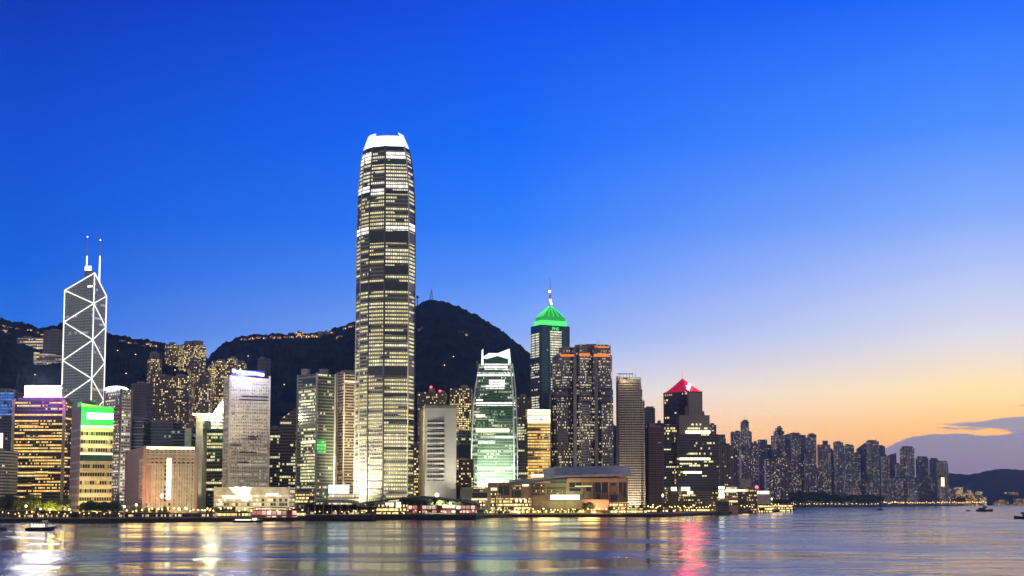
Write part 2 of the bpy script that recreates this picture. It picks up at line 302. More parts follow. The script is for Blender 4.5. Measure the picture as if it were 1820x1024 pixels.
S = {
 'ifc': facade('curtain wall with lit office floors', (.17, .16, .14), (.02, .028, .045), (1, .86, .32), (1, .95, .54), Bay=2.6, Floor=4.3, FrameU=.26, FrameV=.52, Lit=.60, Row=.90, Area=1.15, Strength=1.35, Seed=1),
 'ifc_top': facade('bright upper office glazing', (.17, .16, .15), (.02, .028, .045), (1, .88, .5), (1, .95, .75), Bay=2.6, Floor=4.3, FrameU=.26, FrameV=.48, Lit=.66, Row=.90, Area=1.1, Strength=1.7, Seed=3),
 'ifc_lit': facade('fully lit office storeys', (.17, .16, .14), (.03, .03, .04), (1, .86, .42), (1, .95, .64), Bay=2.6, Floor=4.3, FrameU=.26, FrameV=.42, Lit=1.0, Row=.6, Area=.3, Strength=1.6, Seed=2),
 'ifc_bright': facade('white lit office storeys', (.4, .4, .38), (.1, .1, .1), (1, .95, .75), (1, 1, .92), Bay=2.6, Floor=4.3, FrameU=.2, FrameV=.25, Lit=1.3, Row=.5, Area=.2, Strength=2.6, Seed=2),
 'sign_bank': facade('dark bronze office wall with amber windows', (.10, .075, .06), (.02, .02, .03), (1, .48, .07), (1, .74, .26), Bay=2, Floor=3.6, FrameU=.14, FrameV=.5, Lit=.48, Row=.75, Area=1.0, Strength=1.9, Seed=5),
 'boc': facade('dark mirror glass with thin pale lines', (.30, .31, .31), (.20, .23, .26), (.8, .85, .9), (1, .95, .8), Bay=5, Floor=4.0, FrameU=.05, FrameV=.32, Lit=.20, Row=.75, Area=.8, Strength=.45, Seed=7, Gloss=.10, Metal=.7),
 'stripes': facade('cream spandrels over dark window rows', (.62, .52, .28), (.015, .02, .015), (1, .8, .3), (1, .9, .5), Bay=2.4, Floor=8.2, FrameU=.12, FrameV=.55, Lit=.30, Row=.2, Area=.3, Strength=.5, Seed=9),
 'citic': facade('white banded office wall', (.45, .42, .38), (.03, .03, .035), (1, .78, .5), (1, .93, .8), Bay=2.6, Floor=3.7, FrameU=.15, FrameV=.5, Lit=.48, Row=.55, Area=.7, Strength=1.3, Seed=11),
 'blank_dark': facade('dark stone wall with few windows', (.085, .08, .095), (.03, .03, .045), Bay=3, Floor=3.4, FrameU=.5, FrameV=.5, Lit=.05, Row=.2, Area=.3, Strength=.6, Seed=13),
 'slate': facade('dark blue glass office wall', (.07, .08, .11), (.02, .03, .06), (1, .9, .7), (.8, .9, 1), Bay=2.8, Floor=3.8, FrameU=.1, FrameV=.35, Lit=.16, Row=.5, Area=.6, Strength=.6, Seed=15, Gloss=.12),
 'resi_a': facade('tan flats with many warm windows', (.20, .145, .105), (.03, .025, .025), (1, .62, .2), (1, .85, .5), Bay=2.6, Floor=3.0, FrameU=.4, FrameV=.4, Lit=.36, Row=.15, Area=1.2, Strength=1.9, Seed=17),
 'resi_b': facade('brown flats with scattered warm windows', (.15, .12, .095), (.03, .025, .025), (1, .58, .2), (1, .82, .45), Bay=2.8, Floor=3.0, FrameU=.4, FrameV=.4, Lit=.26, Row=.1, Area=.9, Strength=1.8, Seed=19),
 'resi_c': facade('flats with closely lit windows', (.17, .13, .09), (.03, .025, .02), (1, .66, .2), (1, .86, .42), Bay=2.6, Floor=3.2, FrameU=.35, FrameV=.4, Lit=.5, Row=.3, Area=1.2, Strength=1.9, Seed=21),
 'pink_grid': facade('pinkish stone grid of square windows', (.50, .40, .32), (.025, .022, .02), (1, .7, .35), (1, .9, .6), Bay=4.6, Floor=4.4, FrameU=.5, FrameV=.38, Lit=.16, Row=.1, Area=.4, Strength=.6, Seed=23),
 'white_grid': facade('white tiled office wall with narrow windows', (.68, .62, .50), (.20, .18, .14), (1, .88, .6), (1, .93, .75), Bay=1.9, Floor=3.5, FrameU=.35, FrameV=.55, Lit=.5, Row=.6, Area=.8, Strength=.55, Seed=25),
 'podium': facade('lit podium glazing', (.5, .44, .33), (.05, .04, .03), (1, .75, .35), (1, .92, .65), Bay=3, Floor=4.4, FrameU=.15, FrameV=.35, Lit=.62, Row=.6, Area=.6, Strength=1.3, Seed=27),
 'mixed_lit': facade('dark office wall with yellow lit floors', (.10, .10, .08), (.02, .025, .02), (1, .85, .35), (1, .95, .6), Bay=2.6, Floor=3.8, FrameU=.15, FrameV=.38, Lit=.42, Row=.7, Area=1.2, Strength=1.2, Seed=29),
 'twin_lit': facade('bright yellow green office floors', (.30, .30, .20), (.03, .04, .03), (.95, .9, .4), (1, .95, .6), Bay=2.4, Floor=3.6, FrameU=.15, FrameV=.42, Lit=.5, Row=.6, Area=1.2, Strength=1.5, Seed=31),
 'twin_dark': facade('greenish office wall with thin ledges', (.15, .17, .12), (.025, .04, .03), (.9, .9, .45), (1, .95, .65), Bay=2.4, Floor=3.6, FrameU=.15, FrameV=.42, Lit=.26, Row=.6, Area=.7, Strength=1.0, Seed=33),
 'brown_band': facade('brown banded office wall', (.34, .25, .17), (.03, .025, .02), (1, .72, .35), (1, .85, .5), Bay=2.4, Floor=3.4, FrameU=.12, FrameV=.5, Lit=.22, Row=.5, Area=.6, Strength=1.0, Seed=35),
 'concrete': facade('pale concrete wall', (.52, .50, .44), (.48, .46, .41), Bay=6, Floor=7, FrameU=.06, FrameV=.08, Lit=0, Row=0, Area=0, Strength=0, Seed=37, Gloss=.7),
 'conc_grid': facade('concrete grid of dim windows', (.36, .36, .33), (.04, .05, .05), (.9, .95, .8), (1, .95, .8), Bay=3, Floor=4, FrameU=.25, FrameV=.45, Lit=.1, Row=.3, Area=.3, Strength=.4, Seed=39),
 'one': facade('pale green curtain wall', (.24, .33, .23), (.05, .11, .06), (.85, 1, .55), (1, 1, .8), Bay=1.7, Floor=3.7, FrameU=.3, FrameV=.42, Lit=.40, Row=.8, Area=1.1, Strength=1.15, Seed=41),
 'one_lit': facade('white lit office storeys behind green glass', (.3, .4, .3), (.1, .12, .1), (.95, 1, .8), (1, .97, 1), Bay=1.9, Floor=3.7, FrameU=.25, FrameV=.35, Lit=1.3, Row=.6, Area=.3, Strength=3.6, Seed=83),
 'one_dark': facade('dark green office glass', (.08, .16, .09), (.01, .05, .025), (.7, 1, .5), (.9, 1, .7), Bay=1.9, Floor=3.7, FrameU=.25, FrameV=.4, Lit=.3, Row=.6, Area=.8, Strength=.5, Seed=85),
 'green_screen': facade('green lit windows', (.1, .2, .1), (.02, .1, .03), (.03, 1, .08), (.2, 1, .25), Bay=2.4, Floor=3.6, FrameU=.12, FrameV=.28, Lit=1.0, Row=.4, Area=.9, Strength=1.3, Seed=87),
 'shed': facade('amber lit sheds', (.12, .09, .07), (.05, .03, .02), (1, .45, .08), (1, .75, .3), Bay=3, Floor=4, FrameU=.3, FrameV=.4, Lit=.45, Row=.3, Area=1.2, Strength=1.6, Seed=89),
 'center': facade('dark teal glass wall', (.03, .08, .10), (.03, .11, .14), (.9, .95, .6), (1, .95, .75), Bay=2.2, Floor=4, FrameU=.12, FrameV=.25, Lit=.05, Row=.5, Area=.2, Strength=.5, Seed=43, Gloss=.12, Metal=.5),
 'center_lit': facade('evenly lit pale office windows', (.12, .15, .11), (.03, .05, .04), (.95, .95, .6), (1, .97, .8), Bay=2.6, Floor=3.9, FrameU=.22, FrameV=.36, Lit=1.1, Row=.75, Area=.2, Strength=1.5, Seed=45),
 'center_band': facade('half lit office windows', (.10, .11, .10), (.02, .03, .03), (.95, .88, .6), (1, .93, .75), Bay=2.6, Floor=3.9, FrameU=.2, FrameV=.42, Lit=.46, Row=.75, Area=.8, Strength=1.3, Seed=47),
 'gold': facade('gold lit office floors', (.42, .26, .08), (.08, .045, .01), (1, .52, .08), (1, .74, .25), Bay=2.2, Floor=3.9, FrameU=.1, FrameV=.5, Lit=.62, Row=.8, Area=.6, Strength=1.7, Seed=49),
 'exch': facade('grey granite office bays', (.30, .27, .265), (.03, .03, .04), (1, .82, .42), (1, .92, .65), Bay=1.6, Floor=3.7, FrameU=.2, FrameV=.46, Lit=.36, Row=.4, Area=1.1, Strength=1.0, Seed=51),
 'granite': plain('dark grey granite', (.15, .14, .155), .6),
 'hotel': facade('cream banded hotel wall', (.46, .40, .33), (.035, .03, .03), (1, .8, .4), (1, .9, .6), Bay=3.4, Floor=3.5, FrameU=.1, FrameV=.5, Lit=.07, Row=.6, Area=.4, Strength=.9, Seed=53),
 'brown_dark': facade('red brown tower wall', (.12, .062, .05), (.03, .02, .025), (1, .7, .4), (1, .85, .6), Bay=2.6, Floor=3.3, FrameU=.4, FrameV=.5, Lit=.05, Row=.3, Area=.3, Strength=.6, Seed=55),
 'blackglass': facade('near black glass with yellow lit floors', (.022, .024, .028), (.012, .015, .02), (1, .78, .2), (1, .9, .5), Bay=2.4, Floor=4, FrameU=.1, FrameV=.3, Lit=.20, Row=.62, Area=.8, Strength=1.35, Seed=57, Gloss=.12),
 'greystone': facade('plain grey beige cladding', (.30, .26, .22), (.24, .21, .18), Bay=6, Floor=7, FrameU=.05, FrameV=.06, Lit=0, Row=0, Area=0, Strength=0, Seed=59, Gloss=.6),
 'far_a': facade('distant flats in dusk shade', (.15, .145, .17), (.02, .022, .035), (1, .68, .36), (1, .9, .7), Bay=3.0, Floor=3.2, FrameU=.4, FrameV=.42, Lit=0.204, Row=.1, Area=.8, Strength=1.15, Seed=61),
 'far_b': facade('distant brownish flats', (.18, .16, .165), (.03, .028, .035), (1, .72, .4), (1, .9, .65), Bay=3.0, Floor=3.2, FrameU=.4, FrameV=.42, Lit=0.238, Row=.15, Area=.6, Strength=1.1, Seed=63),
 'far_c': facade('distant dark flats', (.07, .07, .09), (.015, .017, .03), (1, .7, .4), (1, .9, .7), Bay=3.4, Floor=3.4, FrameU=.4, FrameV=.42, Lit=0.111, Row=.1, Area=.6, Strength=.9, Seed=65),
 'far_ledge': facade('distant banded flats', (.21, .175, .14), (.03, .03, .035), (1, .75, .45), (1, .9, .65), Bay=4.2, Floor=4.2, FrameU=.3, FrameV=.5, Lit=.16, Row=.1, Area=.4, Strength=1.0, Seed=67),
}
M = {
 'roof': plain('flat roof', (.12, .11, .11), .8),
 'plant': plain('roof plant cladding', (.20, .185, .175), .7),
 'far_roof': plain('distant roof', (.07, .065, .08), .8),
 'ledge_pale': plain('pale aluminium ledge', (.30, .29, .25), .45, .3),
 'ledge_cream': plain('cream ledge', (.55, .48, .40), .6),
 'ledge_dark': plain('dark metal ledge', (.10, .10, .10), .5),
 'pier': plain('pale metal pier', (.50, .47, .41), .4, .3),
 'darkpier': plain('dark metal pier', (.10, .10, .11), .5, .3),
 'mast': plain('painted steel mast', (.35, .34, .36), .5),
 'darksteel': plain('dark steel', (.04, .04, .045), .6),
 'band_dark': plain('dark louvre band', (.018, .022, .035), .35),
 'band_green': plain('green louvre band', (.02, .10, .05), .4),
 'band_lit': glow('brightly lit floor', (1, .94, .74), 2.2, False),
 'band_lit2': glow('softly lit floor', (1, .90, .50), 1.25, False),
 'crown_fin_glow': glow('crown fin glow', (.84, .91, 1), 1.15),
 'crown': glow('white crown glow', (.92, .96, 1), 2.6),
 'white_light': glow('white light strip', (1, .97, .88), 2.4),
 'horn_light': glow('white green crown light', (.90, 1, .88), 1.5),
 'brace': glow('white brace light', (1, .97, .90), 1.7),
 'warm_light': glow('warm light strip', (1, .86, .52), 3.0),
 'sign_white': glow('white sign face', (.92, .93, 1), 60.0),
 'sign_glow_pink': glow('pink sign glow', (1, .25, .75), 5.0),
 'sign_green': plain('green sign box', (.04, .5, .08), .4, emit=(.02, .85, .10), es=.45),
 'sign_g_white': glow('white sign panel', (1, .92, .98), 4.0),
 'sign_blue': glow('blue white sign letters', (.62, .66, 1), 7.0),
 'sign_bluebox': plain('navy sign box', (.03, .03, .16), .4, emit=(.05, .05, .7), es=.5),
 'sign_cyan': glow('cyan white sign', (.62, .92, 1), 2.6),
 'sign_cream': glow('cream sign panel', (1, .92, .55), 2.6),
 'sign_lime': glow('lime white sign', (.96, 1, .66), 5.0),
 'ink': plain('dark sign writing', (.25, .17, .05), .6, mottled=0),
 'neon_green': glow('green screen', (.05, .9, .12), .75),
 'neon_orange': glow('orange neon ring', (1, .25, .04), 1.15),
 'green_roof': plain('green lit roof', (.05, .36, .09), .5, emit=(.01, .7, .10), es=.42),
 'green_edge': glow('green neon edge', (.10, 1, .20), 1.3),
 'pink_lamp': glow('pink beacon', (1, .35, .5), 7.0),
 'red_roof_glow': plain('red glowing roof', (.40, .02, .05), .5, emit=(.75, .0, .05), es=.45),  # red lamplight on the roof put in as emission
 'red_lamp': glow('red beacon', (1, .035, .05), 1400.0),
 'redlight': glow('small red light', (1, .04, .05), 12.0),
 'flare': glow('white roof floodlight', (1, .90, .92), 14.0),
 'one_white': plain('pale fin', (.75, .8, .74), .4), 'one_ledge': plain('green grey ledge', (.30, .40, .28), .4),
 'pinkstone': plain('pink stone', (.42, .27, .23), .7, mottled=.12),
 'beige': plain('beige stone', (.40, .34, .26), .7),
 'palestone': plain('pale stone frame', (.45, .42, .35), .7),
 'bluetop': facade('blue lit office floors', (.05, .08, .25), (.03, .05, .2), (.05, .2, 1), (.2, .45, 1), Bay=2.2, Floor=3.8, FrameU=.2, FrameV=.35, Lit=.8, Row=.6, Area=1, Strength=.9, Seed=81),
 'glass_dark': plain('dark glass', (.015, .018, .022), .15, mottled=0),
 'glass_pane': plain('pale sloping glass', (.35, .38, .36), .25),
 'mall_roof': plain('grey metal roof', (.28, .29, .36), .4, .2),
 'mall_roof2': plain('blue grey metal roof', (.11, .13, .22), .4, .2),
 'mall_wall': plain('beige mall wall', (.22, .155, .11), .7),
 'mall_lit_tone': plain('beige fascia in lamplit tone', (.42, .25, .17), .7, mottled=.1),  # brighter peach copy of the mall wall, lamplight put into its colour
 'shop': facade('lit shop fronts', (.18, .13, .08), (.05, .03, .02), (1, .62, .15), (1, .84, .4), Bay=1.6, Floor=4.0, FrameU=.12, FrameV=.4, Lit=.55, Row=.45, Area=1.4, Strength=2.6, Seed=71),
 'shop_dim': facade('half lit shop fronts', (.14, .10, .07), (.04, .03, .02), (1, .62, .18), (1, .84, .4), Bay=1.6, Floor=3.6, FrameU=.14, FrameV=.45, Lit=.36, Row=.45, Area=1.5, Strength=1.5, Seed=73),
 'shop_red': facade('red and white lit stalls', (.25, .05, .05), (.1, .03, .03), (1, .22, .22), (1, .88, .7), Bay=5, Floor=5, FrameU=.15, FrameV=.25, Lit=.75, Row=.1, Area=.3, Strength=1.5, Seed=75),
 'deck': plain('dark wharf timber', (.025, .022, .02), .8),
 'wharf_roof': plain('dark green wharf roof', (.012, .03, .022), .5),
 'dark_roof': plain('dark curved roof', (.03, .028, .025), .6),
 'quay': plain('dark quay stone', (.02, .018, .018), .8),
 'paving': plain('paving', (.16, .14, .12), .85),
 'lamp': glow('lamp globe', (1, .64, .19), 6.0, False),
 'lamp_far': glow('far lamp globe', (1, .62, .2), 3.5, False),
 'lamp_white': glow('white lamp globe', (1, .80, .42), 5.0, False),
 'leaf': None, 'bark': plain('bark', (.06, .045, .03), .9),
 'hull': plain('black hull', (.012, .012, .014), .4),
 'hull_white': plain('white boat paint', (.55, .55, .55), .4),
 'cabin_lit': glow('lit cabin windows', (1, .84, .5), 3.5),
 'rail': plain('grey railing', (.3, .27, .24), .5),
 'white_wall': plain('white painted wall', (.6, .57, .5), .7),
 'house_lit': facade('hillside house with lit windows', (.26, .15, .09), (.05, .03, .02), (1, .36, .08), (1, .66, .25), Bay=3, Floor=3.4, FrameU=.3, FrameV=.35, Lit=.5, Row=.1, Area=.3, Strength=2.4, Seed=77),
 'house_dim': facade('hillside flats', (.2, .18, .18), (.05, .05, .06), (1, .8, .5), (1, .9, .7), Bay=3, Floor=3.4, FrameU=.4, FrameV=.4, Lit=.2, Row=.3, Area=.6, Strength=1.2, Seed=79),
}
class Styles(dict):
    def __missing__(s, k): return M[k]
S = Styles(S)
for k in ('shop', 'shop_dim', 'shop_red', 'house_lit', 'house_dim'): S[k] = M[k]
def leaf_mat():
    mt, t = new_mat('dark foliage'); b = t.n('ShaderNodeBsdfPrincipled'); o = t.n('ShaderNodeOutputMaterial'); t.link(b.outputs[0], o.inputs[0])
    oi = t.n('ShaderNodeObjectInfo'); co = t.n('ShaderNodeTexCoord'); nz = t.noise(co.outputs['Object'], .5, 2)
    c = t.mix(nz, (.018, .045, .012), (.06, .10, .022))
    t.link(t.mix(t.m('MULTIPLY', oi.outputs['Random'], .5), c, (.05, .06, .02)), b.inputs['Base Color']); b.inputs['Roughness'].default_value = .7
    return mt
M['leaf'] = leaf_mat()
def hill_mat(name, a, b_):
    mt, t = new_mat(name); b = t.n('ShaderNodeBsdfPrincipled'); o = t.n('ShaderNodeOutputMaterial'); t.link(b.outputs[0], o.inputs[0])
    co = t.n('ShaderNodeTexCoord'); nz = t.noise(co.outputs['Object'], .02, 8, .7)
    t.link(t.mix(t.mrange(nz, .35, .65), a, b_), b.inputs['Base Color']); b.inputs['Roughness'].default_value = .95
    b.inputs['Specular IOR Level'].default_value = .1
    return mt
def water_mat():
    mt, t = new_mat('harbour water'); b = t.n('ShaderNodeBsdfPrincipled'); o = t.n('ShaderNodeOutputMaterial'); t.link(b.outputs[0], o.inputs[0])
    g = t.n('ShaderNodeNewGeometry'); px, py, _ = t.sep(g.outputs['Position'])
    def nz(sx, sy, z, d=2.0):
        return t.noise(t.xyz(t.m('MULTIPLY', px, sx), t.m('MULTIPLY', py, sy), z), 1.0, d)
    patch = t.mrange(nz(.010, .013, 1.0, 5), .42, .62, 0, 1, 'SMOOTHSTEP')
    b.inputs['Base Color'].default_value = (.008, .045, .12, 1)
    b.inputs['IOR'].default_value = 1.333
    t.link(t.mrange(patch, 0, 1, .12, .22), b.inputs['Roughness'])
    h = t.m('ADD', t.m('MULTIPLY', nz(.04, .055, 4.0, 4), 1.2), t.m('MULTIPLY', nz(.14, .13, 9.0, 5), .34))
    bp = t.n('ShaderNodeBump'); bp.inputs['Strength'].default_value = 1.0; bp.inputs['Distance'].default_value = 1.0
    t.link(t.m('MULTIPLY', h, t.mrange(patch, 0, 1, .20, 1.5)), bp.inputs['Height']); t.link(bp.outputs[0], b.inputs['Normal'])
    return mt

# ------------------------------------------------------------------ setting: water, land, hills
def sheet(name, pts, z, mat, kind='structure'):
    m = MB(); m.face([(x, y, z) for x, y in pts]); o = m.build(name, mat); o['kind'] = kind; return o
WATER = water_mat()
sheet('water', [(-14000, -450), (14000, -450), (14000, 23500), (-14000, 23500)], 0.0, WATER)

SHORE = [(-260, 1195), (0, 1200), (180, 1220), (400, 1262), (470, 1290), (545, 1330), (845, 1405), (860, 1500), (905, 1590), (1180, 1610), (1262, 1846), (1330, 2060), (1385, 2290), (1412, 2560), (1416, 2700),
         (1408, 2900), (1385, 3200), (1378, 3600), (1395, 3950), (1500, 4050), (1600, 4200), (1690, 4650), (1750, 5600), (1775, 6400)]
sp = [(X(px, y, 900), y) for px, y in SHORE]
land = sp + [(3900, 9000), (-6000, 9000), (-6000, 1195)]
m = MB(); m.prism(land, -1.0, 3.4, mi=1, cap=0); o = m.build('ground', [M['paving'], M['quay']]); o['kind'] = 'structure'

def interp(tab, x):
    if x <= tab[0][0]: return tab[0][1]
    for (a, b), (c, d) in zip(tab, tab[1:]):
        if x <= c:
            t = (x - a) / (c - a); return b + (d - b) * t
    return tab[-1][1]
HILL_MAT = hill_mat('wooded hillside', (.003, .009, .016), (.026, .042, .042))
def hill(name, D, y0, tab, nx, ny, mat, bump=7.0, depth=900, cell=14.0, tail=.35):
    wt = [(X(px, D, py), Z(py, D)) for px, py in tab]
    def h(x, y):
        zr = interp(wt, x / y * D if y < D else x)
        t = (y - y0) / (D - y0)
        if t <= 1:
            t = max(t, 0); s = t ** 1.15 * (1 - .0) if t < 1 else 1
            g = s * (0.86 + .14 * s)
            z = (zr - 3) * g + 3
            z += mnoise.noise(Vector((x / 130, y / 130, 3))) * 16 * min(1, t * 3) * (1 - t)
        else:
            z = zr - (y - D) * tail
        k = min(1, max(0, t * 4))
        z += k * bump * (mnoise.noise(Vector((x / cell, y / cell, 0))) * .8 + mnoise.noise(Vector((x / cell * 2.3, y / cell * 2.3, 5))) * .6)
        return z
    x0, x1 = wt[0][0], wt[-1][0]; m = MB()
    ys = [y0 + (D - y0) * (j / ny) ** .8 for j in range(ny)] + [D - 4, D + 6] + [D + depth * (j / 5) for j in range(1, 6)]
    vs = []; fs = []
    for y in ys:
        for i in range(nx + 1):
            x = (x0 + (x1 - x0) * i / nx)
            vs.append((x * (y / D if y < D else 1), y, h(x * (y / D if y < D else 1), y)))
    for j in range(len(ys) - 1):
        for i in range(nx):
            a = j * (nx + 1) + i; fs.append((a, a + 1, a + nx + 2, a + nx + 1))
    me = bpy.data.meshes.new(name); me.from_pydata(vs, [], fs); me.materials.append(mat)
    for p in me.polygons: p.use_smooth = True
    o = bpy.data.objects.new(name, me); C.objects.link(o); o['kind'] = 'structure'
    return h
h_left = hill('wooded_hill', 2900, 2100, [(-320, 552), (-200, 556), (0, 566), (30, 571), (50, 574), (72, 584), (95, 577), (118, 573), (150, 582), (190, 590), (215, 596), (250, 602), (290, 608), (365, 632), (385, 655), (420, 690), (460, 740), (520, 800), (570, 870)], 560, 60, HILL_MAT)
h_peak = hill('mountain_peak', 3300, 2200, [(240, 760), (300, 700), (340, 665), (372, 634), (386, 620), (400, 608), (430, 596), (470, 594), (560, 592), (600, 582), (633, 569), (690, 557), (735, 547), (750, 537), (765, 532), (790, 535), (820, 546), (860, 566), (890, 586), (920, 609), (945, 629), (1000, 672), (1060, 722), (1120, 782), (1180, 842), (1240, 886)], 700, 64, HILL_MAT)
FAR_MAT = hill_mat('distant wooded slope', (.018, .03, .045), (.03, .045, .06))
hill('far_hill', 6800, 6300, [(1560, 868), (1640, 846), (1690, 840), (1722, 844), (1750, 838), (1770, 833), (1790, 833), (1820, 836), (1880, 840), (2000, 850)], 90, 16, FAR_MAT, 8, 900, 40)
hill('low_hill', 5600, 5350, [(1752, 896), (1762, 887), (1775, 880), (1790, 874), (1805, 876), (1820, 879), (1850, 880), (1900, 889)], 60, 14, HILL_MAT, 5, 300, 20)

# ------------------------------------------------------------------ towers
SEEDN = [0]
def footprint(x0, xs, x1, y, yaw=0.0, depth=None, yr=800):
    """rectangle whose near corner stands at photo column xs, distance y; its faces reach columns x0 and x1"""
    if xs is None:
        a, b = X(x0, y, yr), X(x1, y, yr); d = depth or (b - a) * .9
        return [(a, y), (b, y), (b, y + d), (a, y + d)]
    cx = X(xs, y, yr); a = R(yaw)
    def reach(px, d):
        k = K(px, yr); return (k * y - cx) / (d[0] - k * d[1])
    dr, dl = (math.cos(a), math.sin(a)), (-math.sin(a), math.cos(a))
    if yaw >= 0: wr, wl = reach(x1, dr), reach(x0, dl)
    else: wr, wl = reach(x1, dr), reach(x0, dl)
    wr, wl = abs(wr), abs(wl)
    P = lambda i, j: (cx + dr[0] * wr * i + dl[0] * wl * j, y + dr[1] * wr * i + dl[1] * wl * j)
    return [P(0, 0), P(1, 0), P(1, 1), P(0, 1)]
def grow(pts, d):
    cx = sum(p[0] for p in pts) / len(pts); cy = sum(p[1] for p in pts) / len(pts)
    out = []
    for x, y in pts:
        L = math.hypot(x - cx, y - cy); k = 1 + d / max(L, .01); out.append((cx + (x - cx) * k, cy + (y - cy) * k))
    return out
def lerp(a, b, t): return (a[0] + (b[0] - a[0]) * t, a[1] + (b[1] - a[1]) * t)

class Tower: pass
def on_hill(px, py, h, D, y0=2120):
    y = y0
    while y < D - 30:
        if h(X(px, y, py), y) >= Z(py, y): return y
        y += 8
    return D - 30
def tower(name, label, cat, px, top, y, style, yaw=20, depth=None, yr=None, base=0.0, group=None, ledge=None, plant=(), mast=(), roof='roof', body='body', piers=None, styles=None, ztop=None, parapet=False):
    T = Tower(); x0, xs, x1 = px if len(px) == 3 else (px[0], None, px[1])
    yr = yr or (top + 880) / 2
    T.pts = footprint(x0, xs, x1, y, yaw, depth, yr); T.y = y; T.top = Z(top, y); T.base = base; T.px = (x0, xs, x1)
    c = (sum(p[0] for p in T.pts) / 4, sum(p[1] for p in T.pts) / 4); T.c = c
    T.root = empty(name, (c[0], c[1], base), label, cat, group)
    SEEDN[0] += 1; u0 = SEEDN[0] * 372.0
    m = MB(); zt = [Z(t, y) for t in ztop] if ztop else None
    m.prism(T.pts, base, T.top, u0=u0, ztop=zt); T.body = m.build(body, [S.get(style) or M[style], M[roof]], T.root)
    if ledge:
        mt, step, hh, out, kind = ledge; m = MB(); z = base + step; q = grow(T.pts, out)
        while z < T.top - .5:
            m.prism(q, z, z + hh, bottom=True, cap=0); z += step
        m.build('floor_ledge', M[mt], T.root)
    if parapet:
        m = MB(); m.prism(grow(T.pts, .5), T.top - 1.2, T.top + 1.6, cap=0); m.build('parapet', M['plant'], T.root)
    if piers:
        mt, wd = piers
        for p in T.pts[:2] + [T.pts[3]]:
            m = MB(); m.box(p[0] - wd / 2, p[0] + wd / 2, p[1] - wd / 2, p[1] + wd / 2, base, T.top + .8); m.build('corner_pier', M[mt], T.root)
    for it in plant:                       # (u0,u1, height_px or top px, inset)
        a, b, tp = it[:3]; mt = it[3] if len(it) > 3 else 'plant'
        A, B = lerp(T.pts[0], T.pts[1], a), lerp(T.pts[0], T.pts[1], b); Cc, Dd = lerp(T.pts[3], T.pts[2], b), lerp(T.pts[3], T.pts[2], a)
        q = [lerp(A, Dd, .15), lerp(B, Cc, .15), lerp(B, Cc, .75), lerp(A, Dd, .75)]
        m = MB(); m.prism(q, T.top, Z(tp, y), cap=0); m.build('roof_plant', M[mt], T.root)
    for it in mast:
        u, tp, r = it[:3]; A = lerp(lerp(T.pts[0], T.pts[1], u), lerp(T.pts[3], T.pts[2], u), .45)
        m = MB(); m.tube((*A, T.top), (*A, Z(tp, y)), r, r * .4, 5); m.build('mast', M['mast'], T.root)
    return T
def on_face(T, name, mat, a, b, py0, py1, out=.6, thick=.5, face=0, z=None):
    """panel proud of one face: a..b along it, py0 (top) .. py1 (bottom)"""
    p, q = T.pts[face], T.pts[(face + 1) % 4]
    A, B = lerp(p, q, a), lerp(p, q, b); L = math.hypot(q[0] - p[0], q[1] - p[1]); nx, ny = (q[1] - p[1]) / L, -(q[0] - p[0]) / L
    z1, z0 = (Z(py0, T.y), Z(py1, T.y)) if z is None else z
    o1, o0 = out, out - thick
    f = lambda P, o: (P[0] + nx * o, P[1] + ny * o)
    SEEDN[0] += 1; m = MB(); m.prism([f(A, o1), f(B, o1), f(B, o0), f(A, o0)], z0, z1, cap=1, bottom=True, u0=SEEDN[0] * 60.0)
    mm = S.get(mat) or M[mat]
    return m.build(name, [mm, mm], T.root)
def flood(loc, target, power, color, size=R(70), radius=1.5, blend=.8):
    l = bpy.data.lights.new('floodlight', 'SPOT'); l.energy = power; l.color = color; l.spot_size = size; l.spot_blend = blend; l.shadow_soft_size = radius
    o = bpy.data.objects.new('floodlight', l); C.objects.link(o); o.location = loc
    o.rotation_euler = (Vector(target) - Vector(loc)).to_track_quat('-Z', 'Y').to_euler(); return o
def bulb(loc, power, color, radius=1.0):
    l = bpy.data.lights.new('lamp_light', 'POINT'); l.energy = power; l.color = color; l.shadow_soft_size = radius
    o = bpy.data.objects.new('lamp_light', l); C.objects.link(o); o.location = loc; return o

